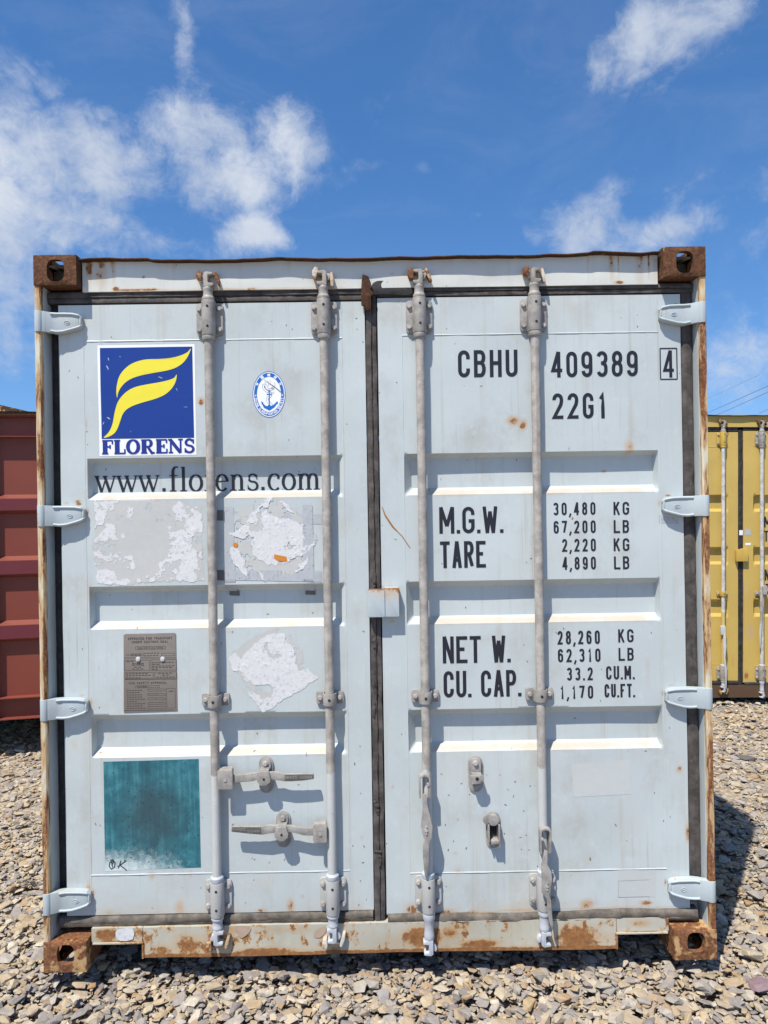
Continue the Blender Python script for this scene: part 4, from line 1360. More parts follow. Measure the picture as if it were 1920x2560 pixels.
h2 = handle([(-0.5343, 0.5136), (-0.5151, 0.5142), (-0.4993, 0.5121), (-0.4834, 0.5138), (-0.4676, 0.5117), (-0.4495, 0.5132), (-0.4269, 0.5121), (-0.3929, 0.5171), (-0.3658, 0.5148), (-0.3205, 0.5140), (-0.2957, 0.5074), (-0.2731, 0.5040), (-0.2278, 0.5034), (-0.2282, 0.4756), (-0.2735, 0.4771), (-0.2983, 0.4848), (-0.3209, 0.4902), (-0.3730, 0.4889), (-0.3933, 0.4872), (-0.4228, 0.4826), (-0.4635, 0.4865), (-0.5351, 0.4955)],
            0.010, 0.022, [(-0.5315, 0.5131), (-0.4269, 0.5107), (-0.4263, 0.4867), (-0.4629, 0.4901), (-0.5321, 0.4986)], M_GRIP,
            ((-0.2389, 0.4540), (-0.1895, 0.5224)), (-0.2134, 0.4857))
h2['label'] = 'lower handle turned across the left door'
lettering('HH05', (-0.5283, 0.5006), (-0.4829, 0.5095), M_GUIDE, h2, 0.16, 0.35, 0.0, lambda x, z: 0.0082)
lettering('50HH', (-0.4764, 0.4929), (-0.4333, 0.5022), M_GUIDE, h2, 0.16, 0.35, 0.0, lambda x, z: 0.0082)


def hanging_handle(poly, ymid, bracket, pin, label):
    """A twisted flat bar hanging down in front of its rod from a U shaped bracket."""
    (x0, z0), (x1, z1) = bracket
    x0, x1, z0, z1 = min(x0, x1), max(x0, x1), min(z0, z1), max(z0, z1)
    br = MB()
    xm = (x0 + x1) / 2
    # two cheeks bent over the top
    out = [(x0, z0), (x0, z1 - 0.012)] + arc(xm, z1 - 0.012, xm - x0, 0.012, 180, 0, 6) + [(x1, z0 + 0.004), (x1 - 0.011, z0)] + arc(xm, z1 - 0.018, xm - x0 - 0.006, 0.010, 0, 180, 6)[:] + [(x0 + 0.006, z0)]
    br.prism(out, -0.006, 0.022)
    b = br.build('handle_bracket', M_GUIDE, blue_box, 0.0012)
    MB().cyl((pin[0], -0.0085, pin[1]), (pin[0], 0.012, pin[1]), 0.0055, n=12).build('pin', M_BOLT, b)
    h = MB()
    zt, zb = max(p[1] for p in poly), min(p[1] for p in poly)
    h.prism(poly, ymid - 0.005, ymid + 0.005, lambda x, z: -0.010 * math.sin(PI * (zt - z) / (zt - zb)))
    o = h.build('handle', M_HANDLE, blue_box, 0.0018)
    o['label'] = label
    for dz in (0.012, 0.0, -0.012):
        zc = zt - 0.42 * (zt - zb) + dz
        xs = [p[0] for p in poly if abs(p[1] - zc) < 0.05]
        xc = sum(xs) / len(xs)
        MB().cyl((xc, ymid - 0.0175, zc), (xc, ymid - 0.004, zc), 0.0062 if dz == 0 else 0.0035, n=10).build('rivet', M_BOLT, o)
    return o


hanging_handle([(0.1590, 0.6243), (0.1583, 0.5853), (0.1524, 0.5377), (0.1494, 0.5117), (0.1546, 0.4855), (0.1629, 0.4637), (0.1552, 0.4421), (0.1554, 0.3987), (0.1608, 0.3292), (0.1682, 0.3269), (0.1730, 0.3550), (0.1763, 0.3984), (0.1779, 0.4504), (0.1879, 0.4762), (0.1911, 0.5109), (0.1818, 0.5545), (0.1740, 0.5893), (0.1729, 0.6241)],
               -0.0015, ((0.1457, 0.6107), (0.1870, 0.6950)), (0.1778, 0.6587), 'handle hanging open on the inner rod of the right door')
hanging_handle([(0.5931, 0.4122), (0.5793, 0.3647), (0.5801, 0.3039), (0.5787, 0.2692), (0.5957, 0.2471), (0.5981, 0.2080), (0.6060, 0.1557), (0.6156, 0.1286), (0.6185, 0.1468), (0.6126, 0.2164), (0.6113, 0.2425), (0.6046, 0.2600), (0.6159, 0.3119), (0.6142, 0.3423), (0.6003, 0.3686), (0.6036, 0.4120)],
               -0.004, ((0.5782, 0.4029), (0.6189, 0.4956)), (0.5860, 0.4558), 'handle hanging open on the outer rod of the right door')


# catches that hold the handles
def catch(cx, cz, kind):
    pl = MB()
    pl.prism(round_rect(cx - 0.026, cx + 0.026, cz - 0.066, cz + 0.066, 0.0255, 8), 0.050, 0.0562)
    o = pl.build('handle_catch', M_HANDLE, blue_box, 0.0012)
    bolt(o, cx - 0.001, 0.050 if kind == 'open' else 0.044, cz + 0.044, 0.0095, 0.010)
    bolt(o, cx, 0.050, cz - 0.050, 0.0095, 0.008)
    tg = MB()
    if kind == 'shut':                          # tongue folded down over the handle
        tg.prism(round_rect(cx - 0.021, cx + 0.019, cz - 0.012, cz + 0.062, 0.018, 6), 0.044, 0.0498)
        tg.prism([(cx - 0.019, cz + 0.030), (cx + 0.017, cz + 0.030), (cx + 0.024, cz + 0.004), (cx + 0.022, cz - 0.010), (cx + 0.008, cz - 0.021), (cx - 0.009, cz - 0.021), (cx - 0.024, cz - 0.008), (cx - 0.026, cz + 0.004)], 0.000, 0.0095)
        tg.box(cx - 0.018, cx + 0.016, 0.0098, 0.0438, cz + 0.024, cz + 0.032)
        tg.box(cx - 0.016, cx + 0.014, 0.020, 0.0498, cz - 0.040, cz - 0.026)
    elif kind == 'down':                        # empty hook, upper tongue hanging
        tg.prism(round_rect(cx - 0.022, cx + 0.020, cz + 0.002, cz + 0.060, 0.016, 6), 0.042, 0.0498)
        tg.prism([(cx - 0.024, cz + 0.010), (cx + 0.023, cz + 0.010), (cx + 0.022, cz - 0.008), (cx + 0.010, cz - 0.022), (cx - 0.012, cz - 0.022), (cx - 0.023, cz - 0.006)], 0.008, 0.0160)
        tg.box(cx - 0.018, cx + 0.018, 0.0163, 0.0415, cz + 0.004, cz + 0.011)
        tg.box(cx - 0.014, cx + 0.014, 0.020, 0.0495, cz - 0.036, cz - 0.030)
    else:                                       # swung aside
        tg.prism(arc(cx - 0.020, cz + 0.046, 0.019, 0.020, 20, 250, 9), 0.030, 0.0360)
        tg.cyl((cx - 0.001, 0.028, cz + 0.044), (cx - 0.001, 0.0495, cz + 0.044), 0.020, n=20)
        tg.box(cx - 0.022, cx - 0.017, 0.018, 0.0497, cz - 0.030, cz + 0.030)
        tg.box(cx + 0.016, cx + 0.021, 0.018, 0.0497, cz - 0.050, cz + 0.030)
        tg.box(cx - 0.012, cx + 0.015, 0.014, 0.0497, cz - 0.036, cz - 0.024)
    tg.build('clip', M_HANDLE, o, 0.0014)
    hole = MB()
    if kind == 'down':
        hole.cyl((cx, 0.0068, cz - 0.002), (cx, 0.0079, cz - 0.002), 0.0065, n=12)
        hole.build('hole', M_DARK, o)
    elif kind == 'open':
        MB().box(cx - 0.0115, cx + 0.0125, 0.0480, 0.0497, cz - 0.020, cz + 0.024).build('hole', M_DARK, o)  # solid dark block, the catch's shaded interior put into its colour
    elif kind == 'shut':
        hole.cyl((cx, -0.0010, cz + 0.002), (cx, -0.0001, cz + 0.002), 0.0045, n=10)
        hole.build('hole', M_DARK, o)
    return o


catch(*(-0.4125, 0.6846), 'shut')
catch(*(-0.3522, 0.4838), 'shut')
catch(*(0.3565, 0.6736), 'down')['label'] = 'empty catch, its clip hanging down'
catch(*(0.4175, 0.4670), 'open')['label'] = 'empty catch, its clip swung aside'

# cover plate over the gap between the doors
cv = MB()
cv.prism(round_rect((-0.0294, 1.8462)[0], (0.0328, 1.8453)[0], (-0.6381, 1.2601)[1], (-0.6366, 1.3607)[1], 0.004), 0.018, 0.048)
cv.prism(round_rect((0.0306, 1.8453)[0], (0.0849, 1.8445)[0], (-0.6381, 1.2601)[1], (-0.6365, 1.3674)[1], 0.004), 0.022, 0.056)
cvo = cv.build('lock_cover', M_HINGE, blue_box, 0.0025, stain={'rust': stain_fn([('h', (-0.6366, 1.3619)[1], 0.006, 0.75, -1, 1), ('g', *(-0.0048, 1.3386), 0.012, 0.012, 0.8), ('g', *(0.0243, 1.2989), 0.004, 0.03, 0.75), ('g', *(0.0139, 1.2823), 0.008, 0.008, 0.7), ('g', *(0.0571, 1.3544), 0.02, 0.006, 0.9), ('g', *(-0.0378, 1.3084), 0.003, 0.07, 0.75), ('g', *(0.0765, 1.3065), 0.003, 0.06, 0.7)])})

# torn rubber and bent metal at the head of the middle seal
tr = MB()
tr.prism([(-0.0300, 2.5094), (-0.0088, 2.5007), (0.0005, 2.4780), (-0.0016, 2.4555), (0.0094, 2.4413), (-0.0009, 2.4274), (0.0009, 2.3992), (-0.0027, 2.3823), (-0.0197, 2.3758), (-0.0228, 2.3939), (-0.0362, 2.3997), (-0.0366, 2.4504), (-0.0338, 2.4853)], 0.030, 0.044, lambda x, z: 0.004 * math.sin(x * 300) + 0.004 * math.sin(z * 170))
tro = tr.build('torn_flap', M_LIP, blue_box, 0.001)
fl = MB()
fl.prism(smooth_poly([(0.0014, 2.4404), (0.0019, 2.4744), (0.0203, 2.4906), (0.0543, 2.4913), (0.0881, 2.4795), (0.1503, 2.4730), (0.1498, 2.4390), (0.0874, 2.4375), (0.0422, 2.4404)], 3), 0.0445, 0.0520)
fl.build('torn_flap', M_BLACK_SHADE_RUB, blue_box, 0.0025)
# lumps of perished rubber on the middle seal
for (a, b, w, n) in (((-0.0046, 1.1894), (-0.0082, 1.1384), 0.010, 1), ((-0.0162, 1.0618), (-0.0053, 0.9622), 0.012, 2), ((-0.0138, 0.9624), (-0.0133, 0.8828), 0.009, 3), ((-0.0010, 1.4167), (-0.0059, 1.3599), 0.007, 4), ((-0.0150, 0.5908), (-0.0017, 0.5281), 0.012, 5), ((-0.0208, 0.3968), (0.0053, 0.3940), 0.008, 6), ((0.0017, 0.3861), (0.0021, 0.3351), 0.006, 7)):
    lm = MB()
    pts, rr = [], []
    for i in range(12):
        t = i / 11
        pts.append((a[0] + (b[0] - a[0]) * t + 0.004 * wob(t * 6, n), 0.052 + 0.002 * wob(t * 9, n + 3), a[1] + (b[1] - a[1]) * t))
        rr.append(w * math.sqrt(max(0.05, math.sin(PI * (0.04 + 0.92 * t)))) * (0.8 + 0.5 * wob(t * 11, n + 7)))
    lm.tube(pts, rr, 8)
    lm.build('rubber_lump', M_RUBBER, blue_box)

# ---- what is printed and stuck on the left door
Ld, Rd = leaf['L'], leaf['R']
st = MB()
def on(lift):
    return lambda x, z: surf(x, z) - lift
def grid_fill(mb, p00, p10, p11, p01, lift, n=10):
    vs, fs = [], []
    for j in range(n + 1):
        for i in range(n + 1):
            u, v = i / n, j / n
            x = (p00[0] * (1 - u) + p10[0] * u) * (1 - v) + (p01[0] * (1 - u) + p11[0] * u) * v
            z = (p00[1] * (1 - u) + p10[1] * u) * (1 - v) + (p01[1] * (1 - u) + p11[1] * u) * v
            vs.append((x, surf(x, z) - lift, z))
    fs = [(j * (n + 1) + i, j * (n + 1) + i + 1, (j + 1) * (n + 1) + i + 1, (j + 1) * (n + 1) + i) for j in range(n) for i in range(n)]
    mb.add(vs, fs)
grid_fill(st, (-1.0066, 1.8631), (-0.6511, 1.8628), (-0.6517, 2.2701), (-1.0091, 2.2705), 0.0006, 40)
logo = st.build('logo_sticker', M_WHITE, blue_box)
bq = MB()
grid_fill(bq, (-0.9978, 1.9259), (-0.6586, 1.9254), (-0.6604, 2.2611), (-0.9996, 2.2608), 0.0010, 40)
bq.build('blue_field', M_BLUE, logo)
wr_ = MB()
for k, (p, q, w) in enumerate((((-0.9762, 2.1963), (-0.9691, 2.1792), 0.006), ((-0.9701, 2.2246), (-0.9675, 2.2132), 0.005), ((-0.9288, 2.2291), (-0.9243, 2.2256), 0.003), ((-0.7872, 2.1521), (-0.7703, 2.1451), 0.004), ((-0.7227, 2.1092), (-0.7172, 2.0989), 0.003), ((-0.9774, 2.0062), (-0.9650, 1.9975), 0.006), ((-0.9936, 1.9792), (-0.9878, 1.9905), 0.004), ((-0.6955, 2.0390), (-0.6802, 2.0387), 0.0025), ((-0.8921, 1.9539), (-0.8899, 1.9493), 0.002), ((-0.7067, 2.2294), (-0.7045, 2.2259), 0.002))):
    ribbon(wr_, [p, ((p[0] + q[0]) / 2 + 0.001, (p[1] + q[1]) / 2), q], lambda t, d, w=w: w * (0.2 + math.sin(PI * t)) * 0.6, lambda a, b, k=k: (a, surf(a, b) - 0.0014 - 0.00003 * k, b), sub=0.003)
wo_ = wr_.build('scratch', M_TAPE, logo)
wo_['kind'] = 'stuff'
sw = MB()
up = [(-0.6650, 2.2543), (-0.6782, 2.2403), (-0.7011, 2.2293), (-0.7352, 2.2207), (-0.7806, 2.2168), (-0.8259, 2.2163), (-0.8600, 2.2100), (-0.8885, 2.1979), (-0.9114, 2.1795), (-0.9287, 2.1559), (-0.9376, 2.1276), (-0.9409, 2.0993), (-0.9384, 2.0766), (-0.9341, 2.0952), (-0.9237, 2.1144), (-0.9064, 2.1329), (-0.8836, 2.1467), (-0.8494, 2.1576), (-0.8040, 2.1660), (-0.7586, 2.1733), (-0.7244, 2.1830), (-0.6958, 2.2008), (-0.6762, 2.2261)]
lo = [(-0.7191, 2.1591), (-0.7278, 2.1473), (-0.7478, 2.1391), (-0.7819, 2.1316), (-0.8273, 2.1243), (-0.8670, 2.1164), (-0.8955, 2.1037), (-0.9185, 2.0848), (-0.9352, 2.0623), (-0.9446, 2.0369), (-0.9507, 2.0115), (-0.9562, 1.9832), (-0.9656, 1.9595), (-0.9772, 1.9438), (-0.9904, 1.9309), (-0.9716, 1.9341), (-0.9517, 1.9457), (-0.9390, 1.9631), (-0.9283, 1.9913), (-0.9189, 2.0156), (-0.9039, 2.0335), (-0.8783, 2.0473), (-0.8453, 2.0582), (-0.8055, 2.0689), (-0.7713, 2.0815), (-0.7472, 2.0982), (-0.7299, 2.1190), (-0.7205, 2.1415)]
fill(sw, smooth_poly(up, 3), on(0.0018))
fill(sw, smooth_poly(lo, 3), on(0.0018))
sw.build('logo_mark', M_YELLOW, logo)


def serif_caps(s, p0, p1, h, mat, parent):
    """Heavy roman capitals for the sticker's name."""
    T, t = 0.36, 0.115
    N = nib(T, t)
    def sr(x, y, w):
        return ([(x - w / 2, y), (x + w / 2, y)], t)
    G = {
        'F': (.92, [([(.28, 0), (.28, 1)], T), ([(.06, .965), (.84, .965)], t), ([(.84, 1), (.84, .70)], t), ([(.34, .52), (.66, .52)], t), ([(.66, .66), (.66, .38)], t), sr(.28, .035, .48)]),
        'L': (.94, [([(.28, 0), (.28, 1)], T), sr(.28, .965, .48), ([(.06, .035), (.86, .035)], t), ([(.86, .0), (.86, .34)], t)]),
        'O': (1.10, [(arc(.55, .5, .40, .475, 0, 360, 26), nib(.28, t))]),
        'R': (1.12, [([(.28, 0), (.28, 1)], T), ([(.06, .965), (.62, .965)] + arc(.62, .73, .20, .235, 90, -90, 8) + [(.36, .495)], nib(.25, t)), ([(.56, .48), (.86, .03), (1.08, .035)], lambda q, d: .20 if q < .75 else t), sr(.28, .035, .48)]),
        'E': (.98, [([(.28, 0), (.28, 1)], T), ([(.06, .965), (.86, .965)], t), ([(.86, 1), (.86, .72)], t), ([(.34, .51), (.66, .51)], t), ([(.66, .65), (.66, .37)], t), ([(.06, .035), (.88, .035)], t), ([(.88, 0), (.88, .32)], t)]),
        'N': (1.16, [([(.20, 0), (.20, 1)], t * 1.2), ([(.16, .97), (.92, .03)], .26), ([(.94, 0), (.94, 1)], t * 1.2), sr(.20, .035, .34), sr(.14, .965, .28), sr(.94, .965, .36)]),
        'S': (.88, [(arc(.44, .73, .26, .24, 25, 180, 8) + arc(.44, .73, .26, .20, 180, 262, 4) + arc(.46, .27, .28, .24, 82, 0, 5) + arc(.44, .27, .30, .235, 0, -158, 8), nib(.20, .15)), ([(.74, .66), (.74, .98)], t), ([(.13, .02), (.13, .34)], t)]),
    }
    total = sum(G[c][0] for c in s)
    u = (p1[0] - p0[0]) / total
    mb = MB()
    x, k = 0.0, 0
    for c in s:
        adv, sts = G[c]
        for pts, w in sts:
            k += 1
            e = 0.0016 + 0.00003 * (k % 12)
            P = [(p0[0] + (x + a) * u, p0[1] + (p1[1] - p0[1]) * (x + a) / total + b * h) for a, b in pts]
            ww = (lambda q, d, w=w: w(q, d) * u) if callable(w) else w * u
            ribbon(mb, P, ww, lambda a, b, e=e: (a, surf(a, b) - e, b), sub=0.012)
        x += adv
    return mb.build('lettering', mat, parent)


serif_caps('FLORENS', (-0.9992, 1.8704), (-0.6555, 1.8709), (-0.9956, 1.9214)[1] - (-0.9963, 1.8703)[1], M_LOGOBLUE, logo)
serif_lower('www.florens.com', (-1.0385, 1.7326), (-0.1951, 1.7301), 0.0595, M_INK, Ld)

# oval seal with dragon and anchor
sc = (-0.3814, 2.0816)
ax_, az_ = 0.5 * ((-0.3210, 2.0807)[0] - (-0.4417, 2.0825)[0]), 0.5 * ((-0.3801, 2.1665)[1] - (-0.3827, 1.9967)[1])
def oval(mb, f0, f1, lift, n=56):
    vs, fs = [], []
    for i in range(n):
        a = 2 * PI * i / n
        for f in (f0, f1):
            x, z = sc[0] + ax_ * f[0] * math.cos(a), sc[1] + az_ * f[1] * math.sin(a)
            vs.append((x, surf(x, z) - lift, z))
    fs = [(2 * i, 2 * i + 1, (2 * i + 3) % (2 * n), (2 * i + 2) % (2 * n)) for i in range(n)]
    mb.add(vs, fs)
sm = MB(); oval(sm, (0.001, 0.001), (1.0, 1.0), 0.0006)
seal_o = sm.build('seal_sticker', M_WHITE, blue_box)
sm = MB()
oval(sm, (0.965, 0.975), (1.0, 1.0), 0.0010)
oval(sm, (0.735, 0.765), (0.91, 0.935), 0.0010)
sm.build('ring', M_SEALBLUE, seal_o)
def seal_xy(px, py):
    return px, py
sm = MB()
def seg(pts, w, lift=0.0013):
    ribbon(sm, pts, w, lambda a, b: (a, surf(a, b) - lift, b), sub=0.004)
# anchor
seg([(-0.3804, 2.0901), (-0.3812, 2.0404)], 0.0034)
seg([(-0.3902, 2.0820), (-0.3710, 2.0817)], 0.0034, 0.0014)
seg([(-0.4077, 2.0507), (-0.3980, 2.0364), (-0.3814, 2.0287), (-0.3639, 2.0387), (-0.3524, 2.0513)], lambda q, d: 0.0035 + 0.008 * math.sin(PI * q), 0.0015)
seg([((-0.3804, 2.0941)[0] + 0.0036 * math.cos(t), (-0.3804, 2.0941)[1] + 0.0036 * math.sin(t)) for t in [2 * PI * i / 12 for i in range(13)]], 0.0016, 0.0016)
fill(sm, [(-0.4104, 2.0571), (-0.4027, 2.0514), (-0.4092, 2.0451)], on(0.0016))
fill(sm, [(-0.3495, 2.0558), (-0.3580, 2.0514), (-0.3503, 2.0442)], on(0.0016))
fill(sm, [(-0.3909, 2.0356), (-0.3811, 2.0461), (-0.3732, 2.0353), (-0.3811, 2.0265)], on(0.0017))
sm.build('anchor', M_SEALBLUE, seal_o)
# dragon: paired outlines of a coiled body with back scales, head, whiskers and claws
sm = MB()
body = [(-0.3657, 2.1055), (-0.3743, 2.1021), (-0.3856, 2.1058), (-0.3897, 2.1158), (-0.3967, 2.1202), (-0.4045, 2.1174), (-0.4061, 2.1075), (-0.3999, 2.0975), (-0.3901, 2.0902), (-0.3802, 2.0858), (-0.3789, 2.0773), (-0.3889, 2.0717), (-0.3919, 2.0618), (-0.3878, 2.0518), (-0.3780, 2.0432), (-0.3710, 2.0353)]
bs = smooth_poly(body, 3)[:-3]
seg(bs, 0.0011, 0.0012)
off = []
for i, p in enumerate(bs[:-1]):
    t = (Vector(bs[i + 1]) - Vector(p)).normalized()
    off.append((p[0] - t.y * 0.0070, p[1] + t.x * 0.0070))
seg(off, 0.0011, 0.00125)
for i in range(0, len(off) - 1, 1):
    t = (Vector(bs[i + 1]) - Vector(bs[i])).normalized()
    seg([off[i], (off[i][0] - t.y * 0.0026 + t.x * 0.002, off[i][1] + t.x * 0.0026 + t.y * 0.002)], 0.0009, 0.0012)
for pts in ([(-0.3824, 2.1285), (-0.3783, 2.1185), (-0.3670, 2.1155), (-0.3593, 2.1083), (-0.3672, 2.1027), (-0.3756, 2.1085)], [(-0.3788, 2.1341), (-0.3740, 2.1212)], [(-0.3618, 2.1268), (-0.3577, 2.1168), (-0.3614, 2.1097)], [(-0.3873, 2.1314), (-0.3811, 2.1214), (-0.3855, 2.1115)], [(-0.3700, 2.1013), (-0.3630, 2.0976)], [(-0.3745, 2.0872), (-0.3660, 2.0870), (-0.3624, 2.0920)], [(-0.3681, 2.0871), (-0.3646, 2.0842)], [(-0.3966, 2.1273), (-0.3910, 2.1229)]):
    seg(pts, 0.0011, 0.0013)
sm.build('dragon', M_GREYLINE, seal_o)
sm = MB()
seg([(-0.4000, 2.1372), (-0.3853, 2.1257), (-0.3600, 2.1083), (-0.3376, 2.0895), (-0.3306, 2.0823)], lambda q, d: 0.0008 + 0.0025 * q, 0.0018)
seg([(-0.3348, 2.0866), (-0.3250, 2.0779)], 0.0022, 0.0019)
sm.build('scratch', flat('dark_scratch', (0.16, 0.15, 0.15), 0.6, 0.2), seal_o)


def curved(mb, s, a0, a1, f, h, w, flip=False, glyphs=None):
    """Lettering along the oval ring from angle a0 to a1."""
    n = len(s)
    for i, ch in enumerate(s):
        if ch == ' ':
            continue
        a = math.radians(a0 + (a1 - a0) * (i + 0.5) / n)
        c = Vector((sc[0] + ax_ * f * math.cos(a), sc[1] + az_ * f * 1.02 * math.sin(a)))
        tan = Vector((-ax_ * math.sin(a), az_ * math.cos(a))).normalized()
        if not flip:
            tan = -tan
        up_ = Vector((-tan.y, tan.x))
        for k, stq in enumerate((glyphs or GLYPH)[ch]):
            pts = [tuple(c + tan * ((u - .5) * w) + up_ * ((v - .5) * h)) for u, v in stq]
            ribbon(mb, pts, h * 0.22, lambda x, z, k=k: (x, surf(x, z) - 0.0014 - 0.00003 * k, z), sub=0.01)
sm = MB()
curved(sm, 'CHINA CLASSIFICATION SOCIETY', 190, 350, 0.830, 0.0082, 0.0048, True)
sm.build('lettering', M_WHITE, seal_o)
sm = MB()
HAN = {'a': [[(.15, .75), (.85, .75), (.85, .35), (.15, .35), (.15, .75)], [(.5, 1), (.5, 0)]],
       'b': [[(.05, 1), (.95, 1), (.95, 0), (.05, 0), (.05, 1)], [(.25, .75), (.75, .75)], [(.25, .5), (.75, .5)], [(.5, .75), (.5, .22)], [(.22, .22), (.78, .22)]],
       'c': [[(.1, .8), (.1, 0)], [(.1, .8), (.42, .8), (.42, 0)], [(.0, .42), (.5, .42)], [(.6, 1), (.6, .65), (.95, .65), (.95, 1)], [(.62, .45), (.95, .45), (.95, .0), (.62, .0), (.62, .45)]],
       'd': [[(.25, 1), (.05, .65), (.35, .6), (.05, .3), (.35, .35)], [(.05, .05), (.4, .15)], [(.5, .95), (.9, .95), (.8, .6), (.95, .55), (.5, .0)], [(.6, .9), (.55, .3), (.98, .0)]],
       'e': [[(.2, 1), (.3, .85)], [(.02, .75), (.42, .75), (.05, .35)], [(.25, .6), (.25, 0)], [(.55, .62), (.95, .62)], [(.75, 1), (.75, .05)], [(.5, .05), (1, .05)]],
       '*': [[(.5, 1), (.62, .62), (1, .6), (.7, .38), (.8, 0), (.5, .24), (.2, 0), (.3, .38), (0, .6), (.38, .62), (.5, 1)]]}
for i, ch in enumerate('abcde'):
    a = (148, 119, 90, 61, 32)[i]
    curved(sm, ch, a - 5, a + 5, 0.825, 0.0098, 0.0098, False, HAN)
sm.build('lettering', M_WHITE, seal_o)
for a in (183, -3):
    sm = MB()
    curved(sm, '*', a - 5, a + 5, 0.825, 0.006, 0.006, False, HAN)
    sm.build('star', M_WHITE, seal_o)

# approval plate
pp = MB()
pp.prism([(-0.9314, 0.9217), (-0.9270, 0.9202), (-0.7345, 0.9235), (-0.7350, 0.9309), (-0.7365, 1.2055), (-0.7399, 1.2098), (-0.9217, 1.2086), (-0.9276, 1.2038)], 0.0540, 0.0565)
plate = pp.build('data_plate', M_PLATE, blue_box, 0.0004)
fr = MB()
def frame(a, b, w=0.0012):
    (x0, z0), (x1, z1) = a, b
    k = 0
    for p, q in (((x0, z0), (x1, z0)), ((x1, z0), (x1, z1)), ((x1, z1), (x0, z1)), ((x0, z1), (x0, z0))):
        k += 1
        ribbon(fr, [p, q], w, lambda u, v, k=k: (u, 0.0538 - 0.00003 * k, v))
for a, b in (((-0.9261, 1.1213), (-0.7371, 1.1186)), ((-0.9258, 1.0425), (-0.7364, 1.0402)), ((-0.9275, 0.9287), (-0.7507, 0.9279))):
    ribbon(fr, [a, b], 0.0016, lambda u, v: (u, 0.0537, v))
for a, b in (((-0.9253, 1.0746), (-0.8338, 1.1119)), ((-0.8291, 1.0739), (-0.7363, 1.1126)), ((-0.9251, 1.0444), (-0.8215, 1.0669)), ((-0.8164, 1.0439), (-0.7360, 1.0674)), ((-0.8853, 1.1517), (-0.7754, 1.1619)), ((-0.8884, 1.0107), (-0.7993, 1.0179)),
             ((-0.8419, 0.9982), (-0.7777, 1.0055)), ((-0.8422, 0.9817), (-0.8120, 0.9889)), ((-0.8092, 0.9811), (-0.7770, 0.9883)), ((-0.8424, 0.9661), (-0.8122, 0.9734)), ((-0.8094, 0.9655), (-0.7772, 0.9728)), ((-0.8417, 0.9495), (-0.7765, 0.9562)), ((-0.8419, 0.9340), (-0.7761, 0.9416)), ((-0.7729, 0.9347), (-0.7417, 1.0068)), ((-0.9041, 1.1287), (-0.8564, 1.1356)), ((-0.7895, 1.1267), (-0.7417, 1.1360))):
    frame(a, b)
fr.build('frame_line', M_PLATEINK, plate)
def ptxt(s, a, b, stroke=0.16, gap=0.5):
    lettering(s, a, b, M_PLATEINK, plate, stroke, gap, 0.0002, lambda x, z: 0.0537)
ptxt('APPROVED FOR TRANSPORT', (-0.9119, 1.1876), (-0.7496, 1.1957))
ptxt('UNDER CUSTOMS SEAL', (-0.8966, 1.1753), (-0.7647, 1.1832))
ptxt('CHN/CCS7J34/2000', (-0.8771, 1.1539), (-0.7841, 1.1593))
ptxt('CIMC', (-0.8978, 1.0926), (-0.8549, 1.1021), 0.24, 0.3)
ptxt('CSC SAFETY APPROVAL', (-0.9095, 1.0247), (-0.7715, 1.0320))
ptxt('CN/CCS/', (-0.8796, 1.0125), (-0.8426, 1.0171))
ptxt('ACEP', (-0.7652, 0.9943), (-0.7487, 0.9991))
# rows of small print too fine to read: broken dashes
dm = MB()
for (ra, rb) in (((-0.9186, 1.1318), (-0.9069, 1.1316)), ((-0.9001, 1.1321), (-0.8623, 1.1322)), ((-0.8534, 1.1372), (-0.7942, 1.1375)), ((-0.8536, 1.1282), (-0.7982, 1.1284)), ((-0.9180, 1.1071), (-0.8879, 1.1074)), ((-0.8901, 1.0866), (-0.8620, 1.0867)), ((-0.8970, 1.0799), (-0.8533, 1.0799)),
                 ((-0.8254, 1.1024), (-0.7403, 1.1029)), ((-0.8255, 1.0962), (-0.7929, 1.0964)), ((-0.8256, 1.0894), (-0.7405, 1.0899)), ((-0.8257, 1.0836), (-0.7493, 1.0836)), ((-0.8258, 1.0775), (-0.8009, 1.0777)), ((-0.9212, 1.0628), (-0.8380, 1.0629)), ((-0.9213, 1.0560), (-0.8284, 1.0562)), ((-0.9214, 1.0480), (-0.8645, 1.0478)), ((-0.8031, 1.0623), (-0.7496, 1.0630)), ((-0.7886, 1.0557), (-0.7595, 1.0561)), ((-0.8101, 1.0484), (-0.7382, 1.0484))):
    n = max(2, int((rb[0] - ra[0]) / 0.011))
    for i in range(n):
        t0, t1 = i / n, (i + 0.72) / n
        pt = lambda t: (ra[0] + (rb[0] - ra[0]) * t, ra[1] + (rb[1] - ra[1]) * t)
        ribbon(dm, [pt(t0), pt(t1)], 0.0024, lambda u, v: (u, 0.0536, v))
for r in range(9):
    z_ = (-0.9196, 1.0015)[1] - r * ((-0.9196, 1.0015)[1] - (-0.9205, 0.9363)[1]) / 8
    x_ = (-0.9196, 1.0015)[0]
    xe = x_ + (0.060, 0.056, 0.066, 0.068, 0.076, 0.046, 0.076, 0.068, 0.070)[r]
    n = int((xe - x_) / 0.010)
    for i in range(n):
        ribbon(dm, [(x_ + i * 0.0100, z_), (x_ + i * 0.0100 + 0.0072, z_)], 0.0024, lambda u, v: (u, 0.0536, v))
dm.build('small_print', M_PLATEINK, plate)
for c in ((-0.8757, 1.1158), (-0.7859, 1.1148)):
    rv = MB()
    rv.cyl((c[0], 0.0540, c[1]), (c[0], 0.0495, c[1]), 0.0090, 0.0072, n=18)
    rv.cyl((c[0], 0.0495, c[1]), (c[0], 0.0485, c[1]), 0.0040, 0.0030, n=12)
    rv.build('rivet', flat('dulled_rivet', (0.50, 0.50, 0.50), 0.5, 0.1), plate)

